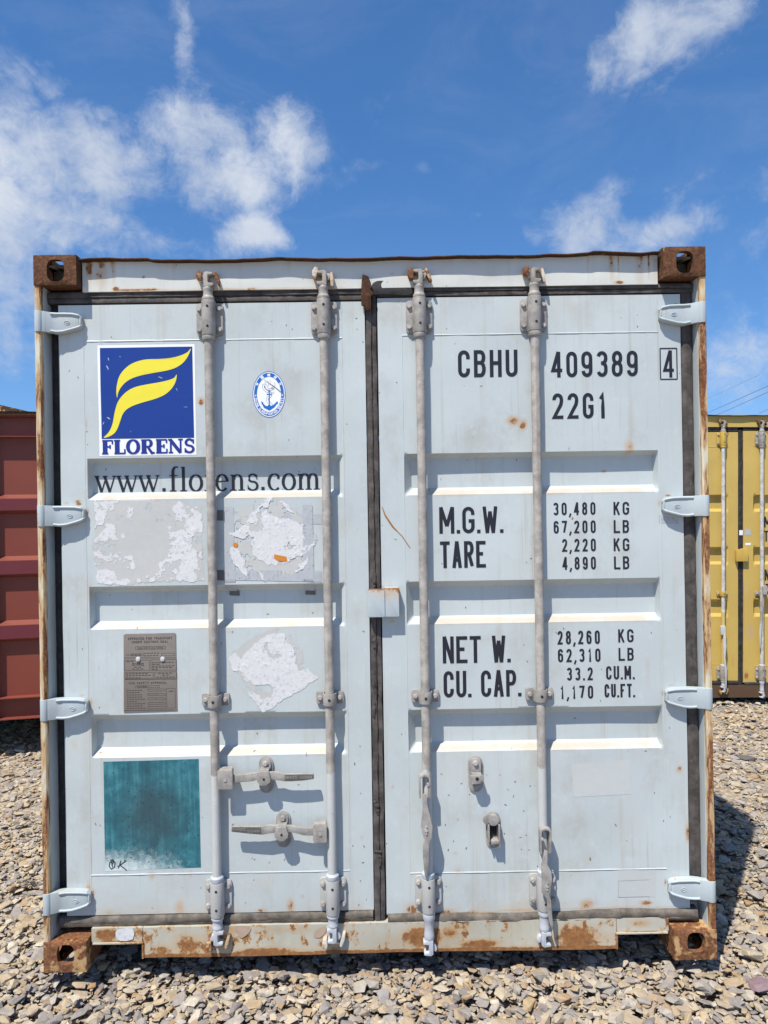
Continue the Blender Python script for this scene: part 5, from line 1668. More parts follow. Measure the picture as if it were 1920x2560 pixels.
# teal film with a hand written OK
tm = MB()
grid_fill(tm, (-1.0087, 0.3392), (-0.6579, 0.3467), (-0.6598, 0.7452), (-1.0095, 0.7412), 0.0006, 24)
teal = tm.build('teal_sticker', M_TEAL, blue_box)
ok = MB()
for k, pts in enumerate(([(-0.9782, 0.3766), (-0.9913, 0.3712), (-0.9937, 0.3570), (-0.9860, 0.3467), (-0.9746, 0.3539), (-0.9721, 0.3708), (-0.9809, 0.3823), (-0.9895, 0.3768)], [(-0.9856, 0.3739), (-0.9814, 0.3540)], [(-0.9765, 0.3748), (-0.9835, 0.3625)], [(-0.9499, 0.3777), (-0.9599, 0.3496)], [(-0.9301, 0.3774), (-0.9541, 0.3608), (-0.9295, 0.3417)])):
    ribbon(ok, pts, 0.0034, lambda a, b, k=k: (a, surf(a, b) - 0.0011 - 0.00004 * k, b), sub=0.006)
ok.build('handwriting', M_INK, teal)

# remains of labels
big = [(-1.0281, 1.6951), (-0.9726, 1.6976), (-0.8649, 1.7096), (-0.8086, 1.6939), (-0.7010, 1.6911), (-0.6730, 1.6680), (-0.6389, 1.6731), (-0.6333, 1.5993), (-0.6390, 1.4858), (-0.6290, 1.3977), (-0.7451, 1.3979), (-0.8696, 1.3988), (-0.9151, 1.3854), (-1.0224, 1.3956), (-1.0311, 1.4921), (-1.0427, 1.5490), (-1.0254, 1.5714)]
gl = scrap(big, lambda X, Z, n: n > 0.24, M_GLUE, blue_box, 'torn_sticker', 0.0005, 0.0030)
gl['label'] = 'big torn label, grey glue with strips of white paper left'
def near(x, c, w):
    return np.exp(-((x - c) / w) ** 2)
xl, xr = (-1.0083, 1.5825)[0], (-0.6829, 1.5773)[0]
zb_ = (-0.8694, 1.4102)[1]
scrap(big, lambda X, Z, n: (n + 0.24 * near(X, xl, 0.035) + 0.23 * near(X, xr, 0.052) + 0.14 * near(Z, zb_, 0.02) - 0.14 * near(X, (-0.8499, 1.5800)[0], 0.06) - 0.06) > 0.575, M_PAPER, gl, 'paper', 0.0010, 0.0016, 0.0006)
mid = [(-0.4775, 1.6316), (-0.3912, 1.7081), (-0.3629, 1.7054), (-0.3122, 1.6773), (-0.2903, 1.6258), (-0.2511, 1.5940), (-0.2093, 1.5422), (-0.2929, 1.4555), (-0.3276, 1.4163), (-0.3784, 1.4341), (-0.4582, 1.4071), (-0.5302, 1.5161), (-0.5363, 1.5673), (-0.5204, 1.6067)]
gl2 = scrap([(-0.5371, 1.6240), (-0.4712, 1.6684), (-0.3912, 1.7098), (-0.3572, 1.7053), (-0.2984, 1.6544), (-0.2453, 1.5967), (-0.2093, 1.5422), (-0.2470, 1.4888), (-0.3049, 1.4159), (-0.4695, 1.4072), (-0.5334, 1.4934)], lambda X, Z, n: n > 0.40, M_GLUE, blue_box, 'torn_sticker', 0.0012, 0.0026)
gl2['label'] = 'torn label in a frame of grey tape'
pc = [(-0.5363, 1.5673), (-0.4722, 1.6060), (-0.4546, 1.6398), (-0.3913, 1.7001), (-0.3743, 1.7021), (-0.3967, 1.6434), (-0.3471, 1.6211), (-0.3131, 1.6234), (-0.2511, 1.5940), (-0.2093, 1.5422), (-0.2525, 1.5003), (-0.3269, 1.4617), (-0.3952, 1.4486), (-0.4512, 1.4921), (-0.4561, 1.5461), (-0.5013, 1.5553)]
scrap(pc, lambda X, Z, n: n > 0.34, M_PAPER, gl2, 'paper', 0.0020, 0.0016, 0.0008)
for q in ([(-0.5370, 1.5162), (-0.5103, 1.5243), (-0.4800, 1.4642), (-0.4685, 1.4015), (-0.5143, 1.4477)], [(-0.2978, 1.4317), (-0.2471, 1.4831), (-0.2486, 1.4604), (-0.2934, 1.4226)], [(-0.3489, 1.6893), (-0.3319, 1.6918), (-0.2958, 1.6373), (-0.3099, 1.6432)], [(-0.4396, 1.4340), (-0.4183, 1.4178), (-0.4006, 1.3879), (-0.4158, 1.4007)]):
    scrap(q, lambda X, Z, n: n > 0.2, M_PAPER, gl2, 'paper', 0.0022, 0.0014, 0.001)
om = MB()
c0 = (-0.5130, 1.5289)
fill(om, [(c0[0] + (0.0088 + 0.0012 * math.sin(3 * t)) * math.cos(t), c0[1] + 0.0095 * math.sin(t)) for t in [2 * PI * i / 14 for i in range(14)]], on(0.0032))
om.build('orange_mark', M_ORANGE, gl2)
om = MB()
fill(om, [(-0.3707, 1.4931), (-0.3266, 1.4833), (-0.3234, 1.4673), (-0.3353, 1.4653), (-0.3608, 1.4702), (-0.3720, 1.4795)], on(0.0032))
om.build('orange_mark', M_ORANGE, gl2)
dmd = [(-0.5506, 1.1124), (-0.5220, 1.1300), (-0.5024, 1.1115), (-0.4621, 1.1540), (-0.4219, 1.1851), (-0.3763, 1.2013), (-0.3422, 1.2036), (-0.3247, 1.1636), (-0.3056, 1.1491), (-0.2984, 1.0979), (-0.2877, 1.0579), (-0.2534, 1.0721), (-0.2171, 1.0340), (-0.4233, 0.9082), (-0.4727, 0.9788), (-0.4532, 0.9893), (-0.4254, 0.9582), (-0.3856, 0.9631), (-0.3850, 1.0028), (-0.4075, 1.0135), (-0.4529, 1.0097), (-0.4866, 1.0330), (-0.5087, 1.0674), (-0.5191, 1.0596)]
gl3 = scrap([(-0.5477, 1.1134), (-0.4788, 1.1747), (-0.3759, 1.2240), (-0.3308, 1.2063), (-0.2751, 1.1372), (-0.2648, 1.0689), (-0.3685, 0.9685), (-0.4259, 0.9241), (-0.4590, 0.9814), (-0.5145, 1.0618)], lambda X, Z, n: n > 0.36, M_GLUE, blue_box, 'torn_sticker', 0.0005, 0.0026)
gl3['label'] = 'torn white label hanging askew below the taped one'
scrap(dmd, lambda X, Z, n: n > 0.22, M_PAPER, gl3, 'paper', 0.0011, 0.0015, 0.0007)
# strips of cloth tape
for i, (q, mt) in enumerate(((((-0.5797, 1.6202), (-0.1942, 1.6005), (-0.1936, 1.6368), (-0.5791, 1.6559)), M_TAPE), (((-0.5819, 1.4023), (-0.1975, 1.3886), (-0.1968, 1.4284), (-0.5813, 1.4386)), M_TAPE), (((-0.5527, 1.3433), (-0.5147, 1.3427), (-0.5177, 1.6692), (-0.5506, 1.6697)), M_TAPE), (((-0.2652, 1.3414), (-0.2255, 1.3380), (-0.2283, 1.6715), (-0.2640, 1.6720)), M_TAPE),
                             (((-0.5785, 1.6202), (-0.5525, 1.6197), (-0.5519, 1.6572), (-0.5780, 1.6576)), M_TAPEDARK), (((-0.5819, 1.4006), (-0.5547, 1.3995), (-0.5541, 1.4370), (-0.5813, 1.4386)), M_TAPEDARK), (((-0.5443, 1.3403), (-0.5057, 1.3386), (-0.5077, 1.3579), (-0.5440, 1.3596)), M_TAPEDARK), (((-0.2618, 1.3385), (-0.2244, 1.3374), (-0.2251, 1.3601), (-0.2615, 1.3607)), M_TAPEDARK))):
    t = MB()
    grid_fill(t, *q, 0.0008 + 0.0004 * i if mt is M_TAPE else 0.0030, 26)
    t.build('tape', mt, gl2)
# ghosts of peeled labels and small scraps on the right door
for q in (((0.7194, 0.5794), (0.9283, 0.5875), (0.9269, 0.7156), (0.7111, 0.7024)), ((0.8742, 0.2080), (1.0145, 0.2053), (1.0163, 0.3179), (0.8793, 0.3137))):
    g = MB(); grid_fill(g, *q, 0.0005, 8)
    g.build('faded_sticker', M_GHOST, blue_box)
g = MB(); grid_fill(g, (1.0496, 1.5853), (1.1226, 1.5801), (1.1230, 1.6001), (1.0489, 1.6155), 0.0006, 4)
g.build('tape', M_TAPE, blue_box)
g = MB(); ribbon(g, [(0.0284, 1.6607), (0.0393, 1.6292), (0.0670, 1.5861), (0.1006, 1.5515), (0.1173, 1.5256), (0.1295, 1.5072)], lambda q, d: 0.0030 + 0.0035 * math.sin(PI * min(1, q * 1.4)) * (q < .6), lambda a, b: (a, surf(a, b) - 0.0008, b), sub=0.008)
g.build('rust_scratch', M_RUSTLINE, Rd)
mark = MB()
ghost = (0.8793, 0.2070)
for k, (a, b) in enumerate((((0.8779, 0.2670), (0.9935, 0.2696)), ((0.8769, 0.2071), (0.9925, 0.2072)), ((0.8779, 0.2670), (0.8769, 0.2071)))):
    ribbon(mark, [a, b], 0.0012, lambda u, v, k=k: (u, surf(u, v) - 0.0008 - 0.00004 * k, v))
mark.build('pencil_line', M_GREYLINE, Rd)
# scuffs: slivers where things have knocked the paint
sc_r = random.Random(5)
scm = MB()
scuffs = [(0.9868, 0.7449), (0.8716, 0.4734), (0.9116, 0.4151), (0.2312, 0.6737), (0.5028, 0.6399), (0.4953, 0.5868), (0.4476, 0.6667), (0.4757, 0.6116), (0.5582, 0.6234), (0.3871, 0.5000), (0.4659, 0.5554), (0.5322, 0.5319), (0.3189, 0.3992), (0.2521, 0.3938), (0.5195, 0.4354), (0.5410, 0.4430), (0.2429, 0.4862), (0.7764, 0.3497), (0.3048, 0.6369), (0.5499, 0.3882), (0.3544, 0.1190), (0.2575, 0.5956),
          (-0.0868, 0.7170), (-0.0575, 0.4128), (-0.0624, 0.3533), (-0.0737, 0.2854), (-0.0520, 0.2169), (-0.0807, 0.1976), (-0.3137, 0.5452), (-0.4577, 0.7662), (-0.2651, 0.7542), (-0.2951, 0.6441), (-0.5383, 0.5012), (-0.4072, 0.3598), (-0.4609, 0.3722), (-0.3504, 0.3701), (-0.3858, -0.1561), (-0.4851, 0.0893), (-0.4501, 0.8235), (-0.4036, 1.2682), (-0.2362, 1.2700), (-0.1096, 1.3787), (-0.0470, 1.2032), (-0.1595, 1.6380), (0.0765, 1.5405), (-0.5292, 1.2096), (-0.5696, 1.1677),
          (-0.2922, 2.3202), (0.0895, 2.1185), (0.4013, 2.1015), (-1.0815, 2.1535), (-0.3674, 2.3496), (0.7213, 1.8647), (0.3507, 1.8309), (0.5336, 1.8282), (0.2060, 1.7225), (0.2499, 1.7604), (0.5570, 1.4479), (0.5744, 1.4618), (0.6623, 1.1872), (0.6911, 1.2015), (0.5436, 1.1436), (0.8236, 0.9328), (-0.7281, 0.2727), (-0.6602, 0.2714), (-0.9000, 0.5025), (-1.0411, 0.5136), (-0.0558, 2.3567), (-0.0536, 2.3168)]
for p in scuffs:
    ln, w, a = sc_r.uniform(0.004, 0.013), sc_r.uniform(0.0016, 0.0036), sc_r.uniform(-0.6, 0.6) + (PI / 2 if sc_r.random() < .6 else 0)
    d = Vector((math.cos(a), math.sin(a)))
    pts = [tuple(Vector(p) + d * (ln * t - ln / 2) + Vector((-d.y, d.x)) * sc_r.uniform(-.001, .001)) for t in (0, .33, .66, 1)]
    ribbon(scm, pts, lambda q, dd, w=w: w * (0.25 + math.sin(PI * q)), lambda x, z: (x, surf(x, z) - 0.0007, z), sub=0.004)
so = scm.build('paint_scuff', flat('scuff', (0.15, 0.13, 0.115), 0.8, 0.5), blue_box)
so['kind'] = 'stuff'

for q, mt in (([(-0.5345, 0.1370), (-0.4799, 0.1381), (-0.4779, 0.1195), (-0.5087, 0.0948), (-0.5208, 0.1119)], 'tan'), ([(-0.2452, 0.0953), (-0.2393, 0.1166), (-0.2041, 0.1328), (-0.2010, 0.1158), (-0.2216, 0.0926)], 'tan'), ([(-0.9599, 0.1360), (-0.9048, 0.1394), (-0.9043, 0.1001), (-0.9504, 0.0942), (-0.9659, 0.1114)], 'white')):
    pm = MB()
    fill(pm, smooth_poly(q, 2), lambda x, z: 0.0370)
    pm.build('peeled_patch', flat('bare_tan_primer', (0.40, 0.295, 0.225), 0.8, 0.15) if mt == 'tan' else M_PAPER, blue_box)

# ---- container number and weights on the right door
def put_text(parent, mat):
    T = lambda s, a, b, st=0.125, gap=0.42: lettering(s, a, b, mat, parent, st, gap)
    T('CBHU', ((0.3163, 2.1351)[0], (0.4132, 2.1338)[1]), ((0.5363, 2.2318)[0], (0.4148, 2.2334)[1]), 0.135, 0.34)
    T('409389', (0.6601, 2.1283), (0.9801, 2.2231), 0.135, 0.38)
    T('22G1', (0.6625, 1.9751), (0.8623, 2.0697), 0.135, 0.40)
    T('4', (1.0744, 2.1224), (1.1143, 2.2224), 0.112)
    T('M.G.W.', (0.2381, 1.5588), (0.4720, 1.6564), 0.130, 0.24)
    T('TARE', (0.2395, 1.4319), (0.4073, 1.5299), 0.130, 0.24)
    T('NET W.', (0.2431, 1.0811), (0.4912, 1.1798), 0.130, 0.22)
    T('CU. CAP.', (0.2445, 0.9549), (0.5285, 1.0523), 0.130, 0.24)
    for s, a, b, s2, c, d in (('30,480', (0.6596, 1.6199), (0.8156, 1.6664), 'KG', (0.8821, 1.6181), (0.9400, 1.6656)), ('67,200', (0.6596, 1.5527), (0.8156, 1.5992), 'LB', (0.8822, 1.5509), (0.9389, 1.5984)), ('2,220', (0.6899, 1.4850), (0.8151, 1.5320), 'KG', (0.8811, 1.4842), (0.9390, 1.5312)), ('4,890', (0.6900, 1.4184), (0.8140, 1.4654), 'LB', (0.8812, 1.4170), (0.9379, 1.4645)),
                              ('28,260', (0.6679, 1.1432), (0.8239, 1.1930), 'KG', (0.8916, 1.1474), (0.9484, 1.1955)), ('62,310', (0.6680, 1.0778), (0.8251, 1.1264), 'LB', (0.8917, 1.0797), (0.9478, 1.1271)), ('33.2', (0.6994, 1.0101), (0.7954, 1.0574), 'CU.M.', (0.8449, 1.0110), (0.9484, 1.0605)), ('1,170', (0.6738, 0.9423), (0.7960, 0.9902), 'CU.FT.', (0.8381, 0.9451), (0.9485, 0.9944))):
        T(s, a, b, 0.15, 0.62)
        T(s2, c, d, 0.15, 0.40)
    bx = MB()
    (x0, z0), (x1, z1) = (1.0640, 2.1158), (1.1260, 2.2301)
    for k, (p, q) in enumerate((((x0, z0), (x1, z0)), ((x1, z0), (x1, z1)), ((x1, z1), (x0, z1)), ((x0, z1), (x0, z0)))):
        ribbon(bx, [p, q], 0.0042, lambda a, b, k=k: (a, surf(a, b) - 0.0010 - 0.00004 * k, b))
    bx.build('number_frame', mat, parent)


put_text(Rd, M_INK)


# ------------------------------------------------------------------ the yellow container behind on the right
YEL = (0.515, 0.368, 0.100)
M_YPAINT = paint('ochre_yellow_paint', YEL, (0.50, 0.34, 0.09), 0.30, 0.8)
M_YFIT = rusty('rusted_yellow_casting', YEL, 0.7, (1, 1, 1), 12.0)
M_YSILL = paint('rust_brown_sill', (0.10, 0.060, 0.035), (0.14, 0.09, 0.05), 0.6, 0.8)
M_YSTRIP = rusty('rusted_yellow_post', YEL, 0.42, (3, 3, 0.4), 13.0)
M_YROD = steel('silver_rod', (0.50, 0.49, 0.48), (0.52, 0.40, 0.17), 0.80, 0.0)
M_YROD2 = steel('silver_rod_plain', (0.46, 0.45, 0.44), None, None, 0.0)
M_YGUIDE = paint('yellow_guide_paint', (0.50, 0.335, 0.07), (0.5, 0.36, 0.12), 0.3, 0.8)
M_BLACK = flat('black_ink', (0.012, 0.012, 0.012), 0.5, 0.2)
yel_box = thing('shipping_container', 'ochre yellow container with silver lock rods, standing behind the pale one at the right edge', 'shipping container', (3.250, 3.767, -0.100), (0.0, 0.0165, 0.006))
STYLE_YEL = dict(paint=M_YPAINT, header=M_YPAINT, sill=M_YSILL, fit_top=M_YFIT, fit_low=M_YFIT, strip=M_YSTRIP, lip=M_LIP, rubber=M_BLACK_SHADE_RUB, rubber_low=M_BLACK_SHADE_RUB, rubber_gap=M_BLACK_SHADE_RUB,
                 hinge=M_YPAINT, rods=[M_YROD2, M_YROD, M_YROD2, M_YROD2], guides=[M_YGUIDE, M_YGUIDE, M_GUIDE, M_GUIDE], guide_low=M_GUIDE, cam_top=M_CAM_TOP, cam_low=M_CAM_LOW, keeper=rusty('rusted_keeper', YEL, 0.75, (1, 1, 1), 22.0), step=0.02,
                 stainL={'rust': stain_fn([('g', -0.07, 0.35, 0.02, 0.10, 0.5), ('h', 0.185, 0.01, 0.6, -1.1, -0.03)])}, stainR={'rust': stain_fn([('g', 0.05, 0.22, 0.03, 0.05, 0.8), ('g', 0.09, 0.62, 0.04, 0.12, 0.42), ('h', 0.17, 0.01, 0.7, 0.03, 1.1)]), 'grime': stain_fn([('g', 0.09, 0.62, 0.05, 0.14, 0.8), ('g', 0.05, 1.0, 0.02, 0.1, 0.6)])})
yl = build_container(yel_box, STYLE_YEL)
put_name = [('M.G.W.', (0.2381, 1.5588), (0.4720, 1.6564)), ('TARE', (0.2395, 1.4319), (0.4073, 1.5299)), ('NET W.', (0.2431, 1.0811), (0.4912, 1.1798)), ('CU. CAP.', (0.2445, 0.9549), (0.5285, 1.0523))]
for s_, a_, b_ in put_name:
    lettering(s_, (a_[0] - 0.026, a_[1]), (b_[0] - 0.026, b_[1]), M_BLACK, yl['R'], 0.14, 0.24)
cvy = MB()
cvy.prism(round_rect(-0.058, -0.004, 1.255, 1.365, 0.004), 0.018, 0.048)
cvy.prism(round_rect(-0.006, 0.050, 1.255, 1.370, 0.004), 0.022, 0.056)
cvy.build('lock_cover', M_YGUIDE, yel_box, 0.0025)
for q, mt, nm in (((0.036, 0.090, 1.490, 1.545), M_TAPE, 'square_sticker'), ((0.042, 0.092, 1.400, 1.420), M_WHITE, 'small_sticker'), ((-0.018, 0.014, 1.49, 1.535), M_WHITE, 'tape')):
    g = MB(); grid_fill(g, (q[0], q[2]), (q[1], q[2]), (q[1], q[3]), (q[0], q[3]), 0.0008 if q[0] > 0 else 0.009, 2)
    g.build(nm, mt, yel_box)
for i in range(4):                                    # handles hanging open beside each rod
    x = ROD_X[i]
    s_ = 1 if i % 2 else -1
    zt = 0.62 if i % 2 else 0.98
    h = MB()
    h.prism([(x - .010 + a * s_, zt - b) for a, b in ((0, 0), (.016, 0), (.024, .12), (.016, .22), (.028, .34), (.026, .50), (.018, .50), (.010, .36), (0, .22), (-.006, .12))], -0.004, 0.006, lambda px, pz: 0.003 * math.sin(pz * 20))
    h.prism(round_rect(x - 0.012 * s_ - 0.02, x - 0.012 * s_ + 0.02, zt - 0.02, zt + 0.06, 0.006), -0.003, 0.022)
    h.build('handle', M_ROD, yel_box, 0.0015)

# ------------------------------------------------------------------ the red container behind on the left
RED = (0.190, 0.046, 0.030)
M_RED = paint('brick_red_paint', RED, (0.20, 0.060, 0.040), 0.35, 0.6, 0.5)
M_RED_OLD = paint('purplish_red_paint', (0.125, 0.022, 0.030), (0.17, 0.04, 0.035), 0.4, 0.6, 0.55)
M_ROOF = rusty('rust_brown_sheet', (0.06, 0.045, 0.03), 0.9, (1, 1, 1), 9.0, 0.20)
red_box = thing('shipping_container', 'brick red container with deep horizontal ribs, half hidden at the left edge', 'shipping container', (-2.835, 2.665, -0.08), (0, 0, math.radians(11.0)))


def build_red(root):
    """Face at local y = 0; the middle post stands at local x = 0, just at the picture's left edge."""
    B = dict(bottom=0.235, top=2.50)
    w = 1.22
    def add(name, mb, mat, bev=0.004):
        return mb.build(name, mat, root, bev)
    # channel rails: web set back, flanges standing out
    for nm, z0, z1 in (('bottom_rail', 0.240, 0.400), ('top_rail', 2.325, 2.482)):
        mb = MB()
        mb.box(-w, w, 0.062, 0.075, z0 + 0.0065, z1 - 0.0065)
        mb.box(-w, w, 0.000, 0.075, z1 - 0.006, z1)
        mb.box(-w, w, 0.000, 0.075, z0, z0 + 0.006)
        add(nm, mb, M_RED, 0.0)
    mb = MB(); mb.box(-w, w, -0.004, 0.08, 2.4835, 2.493); mb.box(-w, w, 0.004, 0.08, 2.4965, 2.512)
    add('roof_edge', mb, M_LIP, 0.001)
    for x in (-w, 0.0, w):
        mb = MB(); mb.box(x - 0.045, x + (0.0 if x == 0 else 0.045), -0.012, 0.0615, 0.2, 2.50)
        add('post', mb, M_RED_OLD)
    # wall sheet: wide hollows between narrow ribs
    ribs = [((-2.6673, 1.7893)[1] + 0.08, (-2.6686, 1.7005)[1] + 0.08), ((-2.6741, 1.3308)[1] + 0.08, (-2.6756, 1.2285)[1] + 0.08), ((-2.6811, 0.8527)[1] + 0.08, (-2.6825, 0.7517)[1] + 0.08)]
    for s in (-1, 1):
        xa, xb = (-w + 0.046, -0.046) if s < 0 else (0.001, w - 0.046)
        prof = [(2.325, 0.070)]
        for zt, zb in ribs:
            prof += [(zt + 0.030, 0.070), (zt, 0.016), (zb, 0.016), (zb - 0.026, 0.070)]
        prof.append((0.400, 0.070))
        n = len(prof)
        mb = MB()
        vs = [(xa, y, z) for z, y in prof] + [(xb, y, z) for z, y in prof]
        mb.add(vs, [(i, i + 1, i + 1 + n, i + n) for i in range(n - 1)])
        mb.build('ribbed_panel', M_RED, root, 0.0, 20, stain={'rust': stain_fn([('g', 0.16, 1.05, 0.02, 0.06, 0.45), ('g', 0.17, 1.46, 0.008, 0.05, 0.4), ('h', 0.40, 0.02, 0.42, 0.05, 1.0)])})
        for zt, zb in ribs:
            if s > 0:
                f = MB(); grid = [(xa + 0.004, zb + 0.003), (xb - 0.004, zb + 0.003), (xb - 0.004, zt - 0.003), (xa + 0.004, zt - 0.003)]
                f.add([(a, 0.0150, b) for a, b in grid], [(0, 1, 2, 3)])
                f.build('rib_face', M_RED_OLD, root)
    for s in (-1, 1):
        mb = MB(); mb.box(s * w - 0.02, s * w + 0.02, 0.08, 6.0, 0.24, 2.49)
        add('side_wall', mb, M_RED)
    MB().box(-w + 0.021, w - 0.021, 5.9, 5.95, 0.24, 2.48).build('end_wall', M_RED, root)
    MB().box(-w + 0.021, w - 0.021, 0.0765, 5.89, 0.25, 0.30).build('floor', M_WOOD, root)
    MB().box(-w + 0.021, w - 0.021, 0.0765, 5.89, 2.44, 2.4825).build('ceiling_sheet', M_RED, root)
    # low hipped cover on top
    rf = MB()
    e = 0.515 - 0.02
    rf.add([(-w, 0.0, 2.5125), (w, 0.0, 2.5125), (w, 5.95, 2.5125), (-w, 5.95, 2.5125), (-0.9, 0.10, 2.600), (-0.06, 0.10, 2.600), (0.30, 0.10, 2.5135), (0.30, 5.8, 2.5135), (-0.06, 5.8, 2.600), (-0.9, 5.8, 2.600)],
           [(0, 4, 9, 3), (4, 5, 8, 9), (5, 6, 7, 8), (0, 6, 5, 4), (0, 1, 6), (1, 2, 7, 6), (2, 3, 7), (3, 9, 8, 7)])
    rf.build('roof', M_ROOF, root, 0.0, 20)
    for sx in (-1, 1):
        for y0 in (0.0, 5.77):
            mb = MB(); mb.box(sx * w - 0.085, sx * w + 0.045, y0 + 0.001, y0 + 0.178, 0.0, 0.199)
            add('corner_block', mb, M_RED_OLD)


build_red(red_box)

# ------------------------------------------------------------------ wires in the sky on the right
M_WIRE = flat('grey_wire', (0.16, 0.17, 0.19), 0.6, 0.05)
for i, (a, b, ya, yb, lab) in enumerate((((22.8557, 8.2712), (18.0022, 7.2274), 46, 30, 'upper of the two dark overhead wires above the yellow container'), ((23.8116, 8.2571), (17.9975, 6.9432), 46, 30, 'lower of the two dark overhead wires above the yellow container'),
                                        ((26.3876, 8.1795), (24.6060, 7.8050), 46, 42, 'short bit of overhead wire just above the yellow container roof'), ((38.4649, 14.4075), (35.0425, 13.5806), 80, 66, 'faintest overhead wire, highest of those crossing the cloud'))):
    p, q = Vector((a[0], ya, a[1])), Vector((b[0], yb, b[1]))
    d = q - p
    n = 24
    pts = []
    ext = 1.5 if i != 2 else 6.0
    for k in range(n + 1):
        t = -0.6 + (ext + 0.6) * k / n
        pts.append(p + d * t + Vector((0, 0, 0.03 * (t * t - t))))
    mb = MB(); mb.tube(pts, (0.013, 0.013, 0.013, 0.010)[i], 5)
    w = mb.build('overhead_wire', M_WIRE)
    w['label'] = lab
    w['category'] = 'wire'
    w['group'] = 'overhead wires'

# ------------------------------------------------------------------ ground
def ground_z(x, y):
    x = np.asarray(x, float); y = np.asarray(y, float)
    t = np.clip((y - 0.9) / 1.9, 0, 1); t = t * t * (3 - 2 * t)
    s = np.clip((np.abs(x) - 1.3) / 0.5, 0, 1); s = s * s * (3 - 2 * s)
    return -0.098 - 0.040 * t * s + 0.045 * np.exp(-((np.abs(x) - 1.14) / 0.07) ** 2) * np.exp(-((y - 0.11) / 0.06) ** 2)


def gravel_mats():
    stones = [(0.0, (0.385, 0.300, 0.195)), (0.12, (0.275, 0.250, 0.228)), (0.21, (0.44, 0.365, 0.250)), (0.34, (0.205, 0.186, 0.182)), (0.42, (0.37, 0.335, 0.290)),
              (0.52, (0.345, 0.250, 0.140)), (0.63, (0.240, 0.212, 0.198)), (0.71, (0.49, 0.435, 0.345)), (0.78, (0.315, 0.190, 0.085)), (0.83, (0.145, 0.132, 0.135)), (0.88, (0.215, 0.172, 0.165)), (0.92, (0.42, 0.325, 0.195))]
    m, nt, b, co = new_mat('crushed_limestone')
    g = nt.new('ShaderNodeNewGeometry')
    oi = nt.new('ShaderNodeObjectInfo')
    r = nt.math('FRACT', nt.math('ADD', g.outputs['Random Per Island'], nt.math('MULTIPLY', oi.outputs['Random'], 7.31)))
    c = nt.ramp(r, stones, 'CONSTANT')
    r2 = nt.math('FRACT', nt.math('MULTIPLY', r, 37.7))
    pos = g.outputs['Position']
    n1 = nt.noise(pos, 55.0, 6.0, 0.65)
    c = nt.mix(nt.step(n1, 0.35, 0.72), nt.mix(1.0, c, (0.80, 0.79, 0.80), 'MULTIPLY'), nt.mix(1.0, c, (1.16, 1.13, 1.08), 'MULTIPLY'))
    lay = nt.noise(nt.scaled(pos, (18.0, 26.0, 150.0)), 1.0, 5.0, 0.65, 0.8)
    c = nt.mix(nt.step(lay, 0.60, 0.70, 0.0, 0.45), c, (0.20, 0.175, 0.16))
    ochre = nt.step(nt.noise(pos, 21.0, 4.0, 0.6), 0.58, 0.74, 0.0, 0.55)
    c = nt.mix(ochre, c, (0.42, 0.29, 0.13))
    c = nt.mix(nt.math('MULTIPLY_ADD', r2, 0.20, 0.08), c, (0.37, 0.345, 0.30))
    dust = nt.step(nt.noise(pos, 7.0, 5.0, 0.65), 0.42, 0.72, 0.0, 0.40)
    c = nt.mix(dust, c, (0.39, 0.355, 0.30))
    nt.put(b.inputs['Base Color'], c)
    b.inputs['Roughness'].default_value = 0.85
    b.inputs['Specular IOR Level'].default_value = 0.25
    bump(nt, b, nt.math('ADD', nt.noise(pos, 130.0, 6.0, 0.7), nt.math('MULTIPLY', lay, 0.7)), 0.55, 0.004)
    # the bed under and beyond the built stones
    m2, nt, b, co = new_mat('gravel_bed')
    pos = nt.new('ShaderNodeNewGeometry').outputs['Position']
    vo = nt.new('ShaderNodeTexVoronoi', feature='F1')
    nt.put(vo.inputs['Vector'], pos); vo.inputs['Scale'].default_value = 24.0
    sp = nt.new('ShaderNodeSeparateColor'); nt.put(sp.inputs[0], vo.outputs['Color'])
    c = nt.ramp(sp.outputs[0], stones, 'CONSTANT')
    c = nt.mix(nt.step(vo.outputs['Distance'], 0.25, 0.6, 0.0, 0.5), c, (0.20, 0.175, 0.145))
    c = nt.mix(nt.step(nt.noise(pos, 0.35, 5.0, 0.6), 0.35, 0.7, 0.0, 0.35), c, (0.30, 0.26, 0.20))
    nt.put(b.inputs['Base Color'], c)
    b.inputs['Roughness'].default_value = 0.95
    bump(nt, b, nt.math('SUBTRACT', 1.0, vo.outputs['Distance']), 0.9, 0.02)
    return m, m2


M_STONE, M_BED = gravel_mats()
gx = np.concatenate([[-400, -120, -40, -14], np.arange(-7, 7.01, 0.25), [14, 40, 120, 400]])
gy = np.concatenate([[-300, -100, -30, -10], np.arange(-4, 7.01, 0.25), [12, 30, 90, 250, 600]])
GX, GY = np.meshgrid(gx, gy)
GZ = ground_z(GX, GY)
gm = bpy.data.meshes.new('gravel_ground')
nx = len(gx)
gi = np.arange(GX.size).reshape(GX.shape)
gm.from_pydata(list(zip(GX.ravel().tolist(), GY.ravel().tolist(), GZ.ravel().tolist())), [],
               np.stack([gi[:-1, :-1], gi[:-1, 1:], gi[1:, 1:], gi[1:, :-1]], -1).reshape(-1, 4).tolist())
gm.shade_smooth()
gm.materials.append(M_BED)
ground = bpy.data.objects.new('gravel_ground', gm)
col.objects.link(ground)
ground['kind'] = 'structure'
ground['label'] = 'yard of crushed tan and grey limestone gravel'

